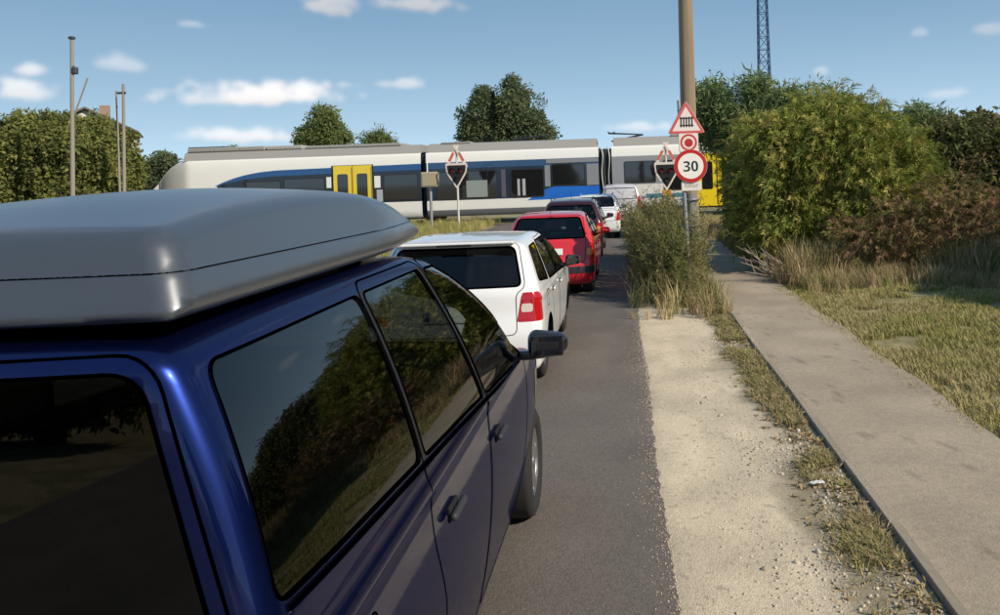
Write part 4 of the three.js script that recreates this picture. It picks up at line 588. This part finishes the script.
function willowSpray(n = 30, droop = 1) {     // grows along +z, hangs down
  const s = leafSoup(), pts = []; for (let i = 0; i <= 6; i++) { const t = i / 6; pts.push(V(0.03 * Math.sin(t * 5), 0.10 * t - droop * 0.42 * t * t, 0.42 * t - 0.14 * t * t * droop)); }
  for (let i = 0; i < 6; i++) stick(s, pts[i], pts[i + 1], 0.004);
  for (let i = 0; i < n; i++) { const t = 0.12 + 0.88 * i / n, k = Math.min(5, Math.floor(t * 6)), p = pts[k].clone().lerp(pts[k + 1], t * 6 - k), d = pts[k + 1].clone().sub(pts[k]).normalize(), o = rdir(); o.addScaledVector(d, -o.dot(d)).normalize(); leaf(s, p, d.multiplyScalar(0.75).add(o.multiplyScalar(0.65)).normalize(), rdir(), rr(0.07, 0.13), rr(0.016, 0.026), 0.25); }
  return soupGeo(s);
}
function leafClump(n, R, len, wid) { const s = leafSoup(); for (let i = 0; i < n; i++) { const p = rdir().multiplyScalar(R * Math.cbrt(rnd())), d = rdir(); d.y = d.y * 0.6 - 0.15; d.normalize(); const q = rdir().cross(d).normalize(); leaf(s, p, d, q, len * rr(0.7, 1.3), wid * rr(0.7, 1.3), 0.2); } for (let i = 0; i < 3; i++) stick(s, V(0, 0, 0), rdir().multiplyScalar(R), 0.006); return soupGeo(s); }
function bladeTuft(n, R, h, w, lean) { const s = leafSoup(); for (let i = 0; i < n; i++) { const a = rr(0, 6.283), b = rr(0, 6.283), r = R * Math.sqrt(rnd()), p = V(Math.cos(a) * r, 0, Math.sin(a) * r), H = h * rr(0.5, 1.2), l = lean * rr(0.2, 1.3), o = V(Math.cos(b), 0, Math.sin(b)), sd = V(-Math.sin(b), 0, Math.cos(b)).multiplyScalar(w / 2), m = p.clone().add(V(0, H * 0.55, 0)).addScaledVector(o, l * H * 0.3), t = p.clone().add(V(0, H, 0)).addScaledVector(o, l * H), k = s.P.length / 3; for (const q of [p.clone().add(sd), p.clone().sub(sd), m.clone().add(sd.clone().multiplyScalar(0.8)), m.clone().addScaledVector(sd, -0.8), t]) s.P.push(q.x, q.y, q.z); s.I.push(k, k + 1, k + 2, k + 1, k + 3, k + 2, k + 2, k + 3, k + 4); } return soupGeo(s); }
function weedStalk(h, nl) { const s = leafSoup(); let p = V(0, 0, 0); const o = rdir(); for (let i = 0; i < 6; i++) { const q = p.clone().add(V(o.x * 0.03 * i * h * 0.5, h / 6, o.z * 0.03 * i * h * 0.5)); stick(s, p, q, 0.006 - i * 0.0006); for (let k = 0; k < nl / 6; k++) { const b = p.clone().lerp(q, rnd()), a = rr(0, 6.283), d = V(Math.cos(a), rr(0.3, 1.4), Math.sin(a)).normalize(), L = rr(0.06, 0.16) * (1.1 - i * 0.09), side = V(-Math.sin(a), 0, Math.cos(a)); leaf(s, b, d, side, L, L * 0.2, 0.3); if (rnd() < 0.35) { const e = b.clone().addScaledVector(d, L * 2.2); stick(s, b, e, 0.003); for (let m = 0; m < 4; m++) leaf(s, b.clone().lerp(e, rr(0.3, 1)), rdir().add(V(0, 0.6, 0)).normalize(), rdir(), L * 0.6, L * 0.13, 0.2); } } p = q; } return soupGeo(s); }
const foliage = (rough = 0.75, tr = 0.25) => phys(0xffffff, 1, 0, { transmission: tr, thickness: 0, specularIntensity: 0.35 });
const mLeaf = foliage(), mDry = std(0xffffff, 0.95), mTwig = std(C(0.13, 0.10, 0.075), 0.95), mBark = std(C(0.11, 0.085, 0.065), 0.95);
function scatter(name, geo, mat, list, parent) {     // list: [pos, quaternion or null, scale, color]
  const m = shade(new THREE.InstancedMesh(geo, mat, list.length)); m.name = name; m.userData.kind = 'stuff';
  const q0 = new THREE.Quaternion(), sc = V(1, 1, 1); list.forEach(([p, q, s, c], i) => { m.setMatrixAt(i, M4.compose(p, q || q0, sc.setScalar(s))); m.setColorAt(i, c); }); (parent || scene).add(m); return m;
}
const randQ = () => new THREE.Quaternion().setFromEuler(new THREE.Euler(rr(0, 6.28), rr(0, 6.28), rr(0, 6.28)));
const yawQ = (a, tilt = 0) => new THREE.Quaternion().setFromEuler(new THREE.Euler(tilt, a, 0, 'YXZ'));
const sprays = [0, 1, 2].map(() => willowSpray(30, 1)), upSprays = [0, 1].map(() => willowSpray(26, 0.25)), clumps = [0, 1, 2].map(() => leafClump(26, 0.24, 0.12, 0.06)), bigClumps = [0, 1].map(() => leafClump(64, 0.52, 0.2, 0.105)), feather = [0, 1].map(() => leafClump(24, 0.3, 0.16, 0.035));
const fine = [0, 1].map(() => leafClump(40, 0.2, 0.075, 0.022));
function palette(cols, v = 0.25) { return () => { const a = cols[Math.floor(rnd() * cols.length)], k = 1 + rr(-v, v); return C(a[0] * k, a[1] * k, a[2] * k); }; }
function plantThing(name, label, category, base, o) {
  // o: blobs [[x, y, z, rx, ry, rz]...] relative to base, n, protos, pal, droop (sprays face outward), gap (noise threshold), trunk radius
  const g = thing(name, label, category, base, 0, o.group), lists = o.protos.map(() => []), vol = o.blobs.map((b) => (b[3] * b[4] + b[4] * b[5] + b[3] * b[5])), tot = vol.reduce((a, b) => a + b, 0), noff = rr(0, 90);
  o.blobs.forEach((b, bi) => {
    let n = Math.round(o.n * vol[bi] / tot), guard = n * 6;
    while (n > 0 && guard-- > 0) {
      const d = rdir(), r = lerp(o.inner ?? 0.45, 1.0, Math.sqrt(rnd())) * (1 + (o.rough ?? 0.36) * (fbm(d.x * 2.0 + noff, d.y * 2.0 + bi, d.z * 2.0, 3) - 0.5) * 2), p = V(b[0] + d.x * b[3] * r, b[1] + d.y * b[4] * r, b[2] + d.z * b[5] * r);
      if (p.y < (o.minY ?? 0.1)) continue; if (fbm(p.x * 0.9 + noff, p.y * 0.9, p.z * 0.9, 3) < (o.gap ?? 0.36)) continue;
      const k = Math.floor(rnd() * o.protos.length), q = o.outward ? yawQ(Math.atan2(d.x, d.z) + rr(-0.9, 0.9), rr(-0.5, 0.35) - (o.tilt ?? 0) * rnd()) : randQ(); lists[k].push([p, q, o.scale * rr(0.65, 1.35), o.pal(p)]); n--;
    }
  });
  lists.forEach((l, i) => { if (l.length) scatter('crown', o.protos[i], o.mat || mLeaf, l, g); });
  const tr = o.trunk ?? 0.12, limbs = [], stems = o.stems || [[0, 0]];
  const gs = []; for (const [sx, sz] of stems) { const b0 = V(sx, -0.1, sz); o.blobs.forEach((b, i) => { const e = V(b[0] + rr(-.2, .2), b[1] + b[4] * 0.35, b[2] + rr(-.2, .2)), mid = V(lerp(sx, e.x, 0.35), e.y * 0.55, lerp(sz, e.z, 0.35)); if (stems.length > 1 && i % stems.length !== stems.findIndex((q) => q[0] === sx && q[1] === sz)) return; gs.push(rod(b0, mid, tr, tr * 0.6, 7), rod(mid, e, tr * 0.6, tr * 0.2, 6)); for (let k = 0; k < 4; k++) { const d = rdir(); const s0 = mid.clone().lerp(e, rr(0.2, 0.9)); gs.push(rod(s0, s0.clone().add(V(d.x * b[3] * 0.75, Math.abs(d.y) * b[4] * 0.7, d.z * b[5] * 0.75)), tr * 0.25, tr * 0.06, 5)); } }); }
  part('trunk', gs, mBark, g); return g;
}
// --- bushes along the right-hand side, from the pavement back
{
  const B = (px, d) => { const p = at(px, 200, d); return V(p.x, 0, -d); };
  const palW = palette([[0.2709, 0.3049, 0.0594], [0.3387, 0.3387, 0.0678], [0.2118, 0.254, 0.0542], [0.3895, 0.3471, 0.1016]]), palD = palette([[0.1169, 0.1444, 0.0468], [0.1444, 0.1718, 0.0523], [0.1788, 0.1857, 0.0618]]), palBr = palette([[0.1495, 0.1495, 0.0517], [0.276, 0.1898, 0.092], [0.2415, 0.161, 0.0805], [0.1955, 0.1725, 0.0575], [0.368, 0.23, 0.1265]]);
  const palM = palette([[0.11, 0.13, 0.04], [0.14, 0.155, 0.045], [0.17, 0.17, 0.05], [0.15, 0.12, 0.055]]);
  const BUSH = 'bushes along the pavement';
  plantThing('olive_bush', 'big rounded olive green bush overhanging the pavement', 'bush', B(822, 17.2), { group: BUSH, n: 9000, protos: [sprays[0], ...upSprays, fine[0], fine[1]], pal: palW, outward: true, tilt: 0.9, scale: 0.95, gap: 0.33, inner: 0.35, trunk: 0.07, stems: [[0, 0], [-0.7, 0.2], [0.7, -0.2]],
    blobs: [[0, 2.2, 0, 1.5, 1.35, 1.5], [-0.95, 2.1, 0.2, 1.1, 1.2, 1.1], [0.95, 1.9, 0.3, 1.15, 1.3, 1.1], [0.2, 2.75, 0, 1.0, 0.85, 1.0], [-0.9, 1.2, 0.4, 0.95, 1.0, 0.9], [0.4, 1.1, 0.5, 1.2, 1.0, 0.9], [1.5, 1.3, 0.3, 0.8, 1.1, 0.8]] });
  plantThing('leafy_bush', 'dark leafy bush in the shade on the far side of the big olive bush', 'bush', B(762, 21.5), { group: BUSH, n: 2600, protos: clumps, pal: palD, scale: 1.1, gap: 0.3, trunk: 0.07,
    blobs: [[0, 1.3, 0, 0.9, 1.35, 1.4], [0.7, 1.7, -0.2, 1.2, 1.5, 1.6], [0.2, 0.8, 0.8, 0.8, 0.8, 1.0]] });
  plantThing('thorn_bush', 'brown half withered bush with bare twigs at the foot of the big olive bush', 'bush', B(905, 15.6), { group: BUSH, n: 1150, protos: upSprays, pal: palBr, outward: true, scale: 0.85, gap: 0.42, tilt: 0.6, trunk: 0.035, stems: [[0, 0], [-0.6, 0.2], [0.7, 0], [1.2, 0.1]],
    blobs: [[0, 0.8, 0, 0.9, 0.75, 0.7], [-0.8, 0.55, 0.3, 0.7, 0.6, 0.6], [0.9, 0.9, 0.1, 0.9, 0.8, 0.8], [1.7, 0.75, 0.2, 0.8, 0.75, 0.7]] });
  plantThing('leafy_bush', 'wide dark green bush behind the brown withered bush', 'bush', B(962, 18.4), { group: BUSH, n: 6500, protos: [...clumps, fine[0], fine[1]], pal: palM, scale: 1.05, gap: 0.34, trunk: 0.07, stems: [[0, 0], [1.2, -0.3]],
    blobs: [[0, 2.05, 0, 1.5, 1.1, 1.4], [-0.9, 1.5, 0.4, 1.3, 1.2, 1.1], [1.3, 1.95, 0.2, 1.5, 1.15, 1.4], [0.5, 1.0, 0.6, 1.6, 1.0, 1.0], [2.2, 1.3, 0.6, 1.3, 1.25, 1.1]] });
  const palT = palette([[0.1984, 0.2645, 0.0926], [0.1455, 0.2049, 0.0859], [0.2513, 0.2909, 0.119]]);
  const TR = 'trees behind the bushes';
  plantThing('slender_tree', 'airy light green tree rising between the wooden pole and the lattice mast', 'tree', B(736, 27), { group: TR, n: 1000, protos: feather, pal: palT, scale: 1.3, gap: 0.52, trunk: 0.09, inner: 0.2, minY: 2.9,
    blobs: [[0, 4.6, 0, 1.1, 0.75, 1.1], [-0.7, 3.9, 0.2, 0.9, 0.8, 0.9], [0.7, 3.7, 0.1, 1.1, 0.9, 1.0], [0.4, 3.2, 0.2, 1.3, 0.7, 1.2]] });
  plantThing('slender_tree', 'thin crowned tree with open twigs above the big olive bush', 'tree', B(812, 25), { group: TR, n: 760, protos: feather, pal: palT, scale: 1.2, gap: 0.53, trunk: 0.10, inner: 0.2, minY: 1.5,
    blobs: [[0, 4.1, 0, 1.2, 0.75, 1.0], [0.9, 3.8, 0, 0.7, 0.9, 0.8], [-0.8, 3.6, 0, 0.9, 0.8, 0.9], [0.2, 3.0, 0, 1.6, 0.8, 1.2]] });
  plantThing('slender_tree', 'low spreading tree peeping over the gap before the dark green bush', 'tree', B(880, 25), { group: TR, n: 800, protos: feather, pal: palT, scale: 1.2, gap: 0.47, trunk: 0.10, inner: 0.3, minY: 1.2,
    blobs: [[0, 3.0, 0, 1.4, 0.8, 1.0], [1.2, 3.2, 0, 1.0, 0.7, 0.8], [-1.0, 2.8, 0, 1.1, 0.8, 0.9]] });
  // the same hedge goes on beside the photographer: it is what the windows of the cars mirror and what shades the lawn
  for (const [x, z, k] of [[-11, 20, 1.5], [-14, 30, 1.9], [9, 22, 1.5], [12, 34, 1.9]]) plantThing('roadside_bush', 'large dense roadside bush back along the road, away from the crossing', 'bush', V(x, 0, z), { group: 'roadside bushes behind', n: 1500, protos: bigClumps, pal: palD, scale: 1.2, gap: 0.28, trunk: 0.12,
    blobs: [[0, 2.3 * k, 0, 3.6, 1.6 * k, 2.6], [-1.5, 1.2 * k, 0.6, 2.4, 1.2, 1.8], [1.4, 1.6 * k, -0.4, 2.6, 1.4, 1.8]] });
  for (const [x, z, k] of [[9.8, -10.9, 0.85], [11.2, -8.0, 1.05], [11.2, -4.5, 0.95], [11.6, -1.5, 1.1], [11.0, 2.5, 1.0]]) plantThing('hedge_bush', 'tall dense hedge bush bordering the lawn beside the pavement', 'bush', V(x, 0, z), { group: 'hedge bordering the lawn', n: 2300, protos: bigClumps, pal: palD, scale: 0.75, gap: 0.28, trunk: 0.1,
    blobs: [[0, 2.3 * k, 0, 1.6, 1.6 * k, 2.1], [-0.5, 1.2 * k, 0.6, 1.4, 1.2, 1.6], [0.4, 3.2 * k, -0.4, 1.2, 1.0, 1.5]] });
}
// --- trees at the left and behind the train
{
  const B = (px, d) => { const p = at(px, 200, d); return V(p.x, 0, -d); };
  const palO = palette([[0.1656, 0.1794, 0.0469], [0.1242, 0.1449, 0.0414], [0.207, 0.207, 0.0552]]), LT = 'dark trees left of the train';
  plantThing('broad_tree', 'broad olive green tree beside the tall thin pole', 'tree', B(40, 38), { group: LT, n: 3300, protos: bigClumps, pal: palO, scale: 0.95, gap: 0.4, rough: 0.5, trunk: 0.2, minY: 0.6, blobs: [[0, 4.2, 0, 2.4, 1.7, 2.2], [-2.2, 3.8, 0, 2.0, 1.8, 2.0], [1.9, 3.6, 0.2, 1.7, 1.6, 1.8], [-0.5, 2.0, 0.6, 2.9, 1.6, 1.8], [1.6, 1.6, 0.8, 1.8, 1.5, 1.5]] });
  plantThing('broad_tree', 'olive green tree whose edge meets the nose of the train', 'tree', B(98, 39.5), { group: LT, n: 2800, protos: bigClumps, pal: palO, scale: 0.9, gap: 0.4, rough: 0.5, trunk: 0.18, minY: 0.6, blobs: [[0, 4.0, 0, 1.5, 1.7, 1.7], [-1.2, 3.6, 0.1, 1.3, 1.9, 1.6], [0.9, 3.2, 0, 1.0, 1.6, 1.3], [0.2, 1.8, 0.3, 1.6, 1.6, 1.4]] });
  plantThing('broad_tree', 'dark olive tree standing farthest from the train', 'tree', B(-45, 37), { group: LT, n: 2200, protos: bigClumps, pal: palO, scale: 1.0, gap: 0.32, trunk: 0.2, minY: 0.6, blobs: [[0, 3.7, 0, 2.2, 1.8, 2.2], [1.2, 2.4, 0.3, 2.2, 1.8, 1.9], [-1, 2.6, 0.3, 2.2, 1.9, 1.9]] });
  const palB = palette([[0.12, 0.1575, 0.075], [0.0975, 0.135, 0.075], [0.165, 0.1875, 0.0825]]), palP = palette([[0.1725, 0.207, 0.069], [0.138, 0.1782, 0.0575]]), BT = 'trees beyond the railway';
  plantThing('round_tree', 'large dark round headed tree standing behind the train roof', 'tree', B(505, 72), { group: BT, n: 2000, protos: bigClumps, pal: palB, scale: 1.3, gap: 0.52, rough: 0.6, trunk: 0.32, minY: 2.5, blobs: [[0.2, 9.2, 0, 2.2, 1.9, 2.0], [-1.6, 8.2, 0, 1.7, 1.3, 1.7], [2.0, 8.0, 0, 1.8, 1.5, 1.7], [-2.6, 6.4, 0, 1.4, 1.1, 1.4], [0.2, 6.8, 0, 2.6, 1.6, 1.8], [3.0, 6.2, 0, 1.4, 1.3, 1.4], [0, 4.6, 0, 3.0, 1.4, 1.6]] });
  plantThing('round_tree', 'small light green tree poking up behind the grey train roof', 'tree', B(325, 70), { group: BT, n: 620, protos: bigClumps, pal: palP, scale: 1.1, gap: 0.42, rough: 0.5, trunk: 0.2, minY: 2, blobs: [[0.2, 7.4, 0, 1.2, 1.7, 1.2], [-0.9, 6.0, 0, 1.2, 1.3, 1.2], [1.1, 5.8, 0, 1.3, 1.2, 1.2], [0, 4.6, 0, 2.0, 1.2, 1.4]] });
  plantThing('round_tree', 'wispy sapling top behind the train, right of the light green tree', 'tree', B(378, 70), { group: BT, n: 220, protos: feather, pal: palP, scale: 2.2, gap: 0.40, trunk: 0.1, minY: 2, blobs: [[0, 6.1, 0, 0.9, 0.9, 0.8], [0.6, 5.2, 0, 1.4, 0.8, 0.9]] });
  plantThing('round_tree', 'tiny bush top behind the nose of the train', 'tree', B(231, 66), { group: BT, n: 120, protos: bigClumps, pal: palP, scale: 0.8, gap: 0.3, trunk: 0.1, minY: 2, blobs: [[0, 5.2, 0, 0.8, 0.7, 0.7], [0.2, 4.4, 0, 0.8, 0.8, 0.7]] });
  plantThing('round_tree', 'small dark bush top beyond the nose of the train beside the olive trees', 'tree', B(165, 66), { group: BT, n: 200, protos: bigClumps, pal: palB, scale: 0.9, gap: 0.3, trunk: 0.1, minY: 1, blobs: [[0, 4.6, 0, 1.0, 0.7, 0.8], [-1, 3.8, 0, 0.9, 0.8, 0.8]] });
  // distant tree belt that closes the horizon
  const far = [], pf = palette([[0.05, 0.065, 0.035], [0.06, 0.075, 0.035]]); for (let i = 0; i < 1500; i++) { const a = rr(-1.5, 1.5), r = rr(150, 210); far.push([V(Math.sin(a) * r, rr(0.5, 1) * (3.2 + 2.6 * fbm(a * 14, 3, 1, 3)), -Math.cos(a) * r), randQ(), rr(4, 6.5), pf()]); }
  const w = scatter('far_wood', bigClumps[0], mLeaf, far); tag(w, 'distant belt of trees along the horizon', 'wood');
}
// --- tall weeds at the foot of the sign, dry grass, lawn, litter of stones
{
  const stalks = [0, 1, 2, 3].map(() => weedStalk(1.0, 30)), palWd = palette([[0.2275, 0.2356, 0.0813], [0.1788, 0.2031, 0.065], [0.3087, 0.2762, 0.1219], [0.26, 0.2113, 0.0975]]), palDry = palette([[0.429, 0.3289, 0.1645], [0.3432, 0.2646, 0.1287], [0.286, 0.2431, 0.1073], [0.4862, 0.3575, 0.2002]]), palG = palette([[0.3058, 0.2912, 0.0801], [0.364, 0.3203, 0.1092], [0.233, 0.2475, 0.0655], [0.4368, 0.3567, 0.1456]]);
  const dryT = [0, 1].map(() => bladeTuft(26, 0.12, 0.5, 0.011, 0.5)), lawnT = [0, 1, 2].map(() => bladeTuft(16, 0.06, 0.07, 0.007, 0.9)), messT = [0, 1].map(() => bladeTuft(14, 0.07, 0.045, 0.006, 1.8));
  const g = thing('weed_clump', 'tall tangled weeds around the foot of the speed limit sign', 'weeds', V(0.65, 0, -14.5)); const ls = stalks.map(() => []);
  for (let i = 0; i < 620; i++) { const t = rnd(), z = lerp(2.2, -6.5, Math.pow(t, 1.1)), x = rr(-0.62, 0.66) * (0.75 + 0.25 * Math.sin(z * 2 + 1)) + 0.02 * z, h = (0.75 + 0.75 * fbm(x * 2, z * 2, 4, 3)) * sstep(3.0, 1.2, z) * rr(0.75, 1.25); ls[i % 4].push([V(x, 0, z), yawQ(rr(0, 6.28), rr(-0.22, 0.22)), Math.max(0.35, h * 1.05), palWd()]); }
  ls.forEach((l, i) => scatter('stalks', stalks[i], mLeaf, l, g));
  const ds = [[], []]; for (let i = 0; i < 260; i++) { const z = rr(-3, 3.1), x = rr(-0.72, 0.72); ds[i % 2].push([V(x, 0, z), yawQ(rr(0, 6.28), rr(-0.4, 0.4)), rr(0.25, 1.0), rnd() < 0.4 ? palDry() : palWd()]); } ds.forEach((l, i) => scatter('dry_blades', dryT[i], mDry, l, g));
  // dry grass fringe below the bushes
  const fr = [[], []]; for (let i = 0; i < 2600; i++) { const d = rr(12.6, 16.5), x = lerp(2.9, 9.5, Math.pow(rnd(), 0.9)); const edge = 14.2 + 0.5 * Math.sin(x * 1.7) - 0.25 * (x - 3) * 0.5; if (d < edge - 0.9 * rnd()) continue; fr[i % 2].push([V(x, 0, -d), yawQ(rr(0, 6.28), rr(-0.25, 0.25)), rr(0.55, 1.5) * (d < edge + 0.6 ? 0.55 : 1.05), rnd() < 0.25 ? palWd() : palDry()]); }
  for (let i = 0; i < 500; i++) { const d = rr(14, 34); fr[i % 2].push([V(2.75 + rr(-0.15, 0.5), 0, -d), yawQ(rr(0, 6.28), 0), rr(0.4, 1), palDry()]); }
  const fg = [scatter('dry_grass', dryT[0], mDry, fr[0]), scatter('dry_grass_001', dryT[1], mDry, fr[1])]; tag(fg[0], 'tall straw coloured grass fringing the foot of the bushes', 'grass'); tag(fg[1], 'tall straw coloured grass fringing the foot of the bushes', 'grass'); fg.forEach((f) => { f.userData.group = 'straw grass'; });
  // lawn
  const lw = [[], [], []]; for (let i = 0; i < 46000; i++) { const d = 3 + 15 * Math.pow(rnd(), 0.8), x = PAVE1 - 0.12 + 8.5 * Math.pow(rnd(), 1.15), n = fbm(x * 1.3, d * 1.3, 6, 4); if (n < 0.34 + 0.12 * rnd()) continue; if (x < PAVE1 + 0.1 && rnd() < 0.5) continue; const q = palG(), dr = sstep(0.5, 0.7, fbm(x * 0.8 + 9, d * 0.8, 1, 3)); lw[i % 3].push([V(x, lawnH(x, -d), -d), yawQ(rr(0, 6.28)), rr(0.55, 1.35), q.lerp(C(0.40, 0.33, 0.15), dr * 0.85)]); }
  const lg = lw.map((l, i) => scatter('lawn_grass' + (i ? '_00' + i : ''), lawnT[i], mDry, l)); lg.forEach((f) => { tag(f, 'short patchy yellow green grass on the lawn beside the pavement', 'grass'); f.userData.group = 'lawn grass'; });
  // matted weeds and dead grass along the kerb
  const km = [[], []]; for (let i = 0; i < 3600; i++) { const d = rr(3, 14), x = KERB - 0.09 - Math.abs(rr(0, 1) * rr(0, 1)) * 0.30; if (fbm(x * 4, d * 1.6, 3, 4) < 0.5) continue; const q = rnd() < 0.55 ? palDry() : palG(); q.multiplyScalar(0.8); km[i % 2].push([V(x, 0.002 + soilRise(x), -d), yawQ(rr(0, 6.28)), rr(0.5, 1.3), q]); }
  const kg = [scatter('verge_grass', messT[0], mDry, km[0]), scatter('verge_grass_001', messT[1], mDry, km[1])]; kg.forEach((f) => { tag(f, 'matted dead grass and weeds along the kerb', 'grass'); f.userData.group = 'verge grass'; });
  const far = [[], []]; for (let i = 0; i < 3000; i++) { const d = rr(20, 39), x = rnd() < 0.5 ? rr(0.2, 1.3) : rr(2.7, 8); far[i % 2].push([V(x, 0, -d), yawQ(rr(0, 6.28)), rr(0.25, 0.6), palG()]); }
  for (let i = 0; i < 9000; i++) { const d = rr(18, 42), x = rr(-34, -6.6); far[i % 2].push([V(x, 0, -d), yawQ(rr(0, 6.28)), rr(0.3, 0.9), palG()]); }
  const fgr = [scatter('rough_grass', dryT[0], mDry, far[0]), scatter('rough_grass_001', dryT[1], mDry, far[1])]; fgr.forEach((f) => { tag(f, 'rough grass on the verges towards the railway', 'grass'); f.userData.group = 'rough grass'; });
  // loose stones on the shoulder
  const pb = [[], []], ico = [0, 1].map(() => { const q = new THREE.IcosahedronGeometry(1, 1), p = q.attributes.position; for (let i = 0; i < p.count; i++) { const v = V(p.getX(i), p.getY(i), p.getZ(i)), k = 0.75 + 0.5 * noise3(v.x * 1.5 + 9, v.y * 1.5 + 9, v.z * 1.5 + 9); p.setXYZ(i, v.x * k, v.y * k * 0.65, v.z * k); } q.computeVertexNormals(); return q; });
  for (let i = 0; i < 5200; i++) { const d = rr(3.2, 14), x = 0.3 + 1.05 * Math.pow(rnd(), 0.42); if (rnd() > sstep(0.2, 0.9, x) * 1.0 + 0.06 || fbm(x * 2.2, d * 1.2, 9, 3) < 0.45) continue; const k = rr(0.75, 1.3); pb[i % 2].push([V(x, 0.006 + soilRise(x), -d), randQ(), rr(0.003, 0.011) * (rnd() < 0.04 ? 2 : 1), C(0.46 * k, 0.40 * k, 0.31 * k)]); }
  for (let i = 0; i < 3000; i++) { const d = 3.2 + 9 * rnd(), x = ROADX(-d) + 0.05 - 0.35 * rnd() * rnd() * rnd(), k = rr(0.7, 1.2); pb[i % 2].push([V(x, 0.002, -d), randQ(), rr(0.0015, 0.005), C(0.5 * k, 0.42 * k, 0.31 * k)]); }
  const pg = [scatter('pebbles', ico[0], mDry, pb[0]), scatter('pebbles_001', ico[1], mDry, pb[1])]; pg.forEach((f) => { tag(f, 'loose pale pebbles scattered over the gravel shoulder', 'pebbles'); f.userData.group = 'pebbles'; });
  // dead leaves and straw on the shoulder near the kerb
  const dl = []; const lf = leafClump(7, 0.03, 0.035, 0.014); for (let i = 0; i < 900; i++) { const d = rr(3.2, 13), x = KERB - 0.04 - 0.42 * rnd() * rnd(); const c = palDry(); dl.push([V(x, x > KERB ? 0.07 : 0.01 + soilRise(x), -d), randQ(), rr(0.6, 1.2), c.multiplyScalar(0.8)]); } const dg = scatter('leaf_litter', lf, mDry, dl); tag(dg, 'brown leaf litter lying along the kerb', 'leaves');
  // bare branches lying in front of the willow bush
  const br = thing('fallen_branch', 'bleached bare branch sticking out below the big olive bush', 'branch', V(at(782, 270, 15.4).x, 0, -15.0)), bs = []; for (let i = 0; i < 9; i++) { const a = rr(2.2, 3.6), L = rr(0.6, 1.2), e = V(Math.cos(a) * L * 0.75, rr(0.25, 0.75), rr(-0.1, 0.4)); bs.push(rod(V(rr(0, 0.4), rr(0, 0.15), 0), e, 0.012, 0.004, 5)); for (let k = 0; k < 3; k++) { const p = e.clone().multiplyScalar(rr(0.4, 0.9)); bs.push(rod(p, p.clone().add(V(rr(-0.35, 0.05), rr(0.05, 0.3), rr(-0.1, 0.2))), 0.006, 0.002, 4)); } } part('branch', bs, std(C(0.36, 0.3, 0.25), 0.9), br);
  const paperAt = at(818, 503, 5.15); const lt = tag(part('paper_scrap', (() => { const q = new THREE.PlaneGeometry(0.09, 0.05, 6, 4).rotateX(-Math.PI / 2), p = q.attributes.position; for (let i = 0; i < p.count; i++) p.setY(i, 0.012 + 0.012 * noise3(p.getX(i) * 60, p.getZ(i) * 60, 2)); q.computeVertexNormals(); return q; })(), std(C(0.7, 0.68, 0.62), 0.8), scene), 'crumpled white paper scrap lying beside the kerb', 'litter'); lt.position.set(paperAt.x, 0.035, paperAt.z); lt.rotation.y = 0.4;
}

renderer.render(scene, camera);
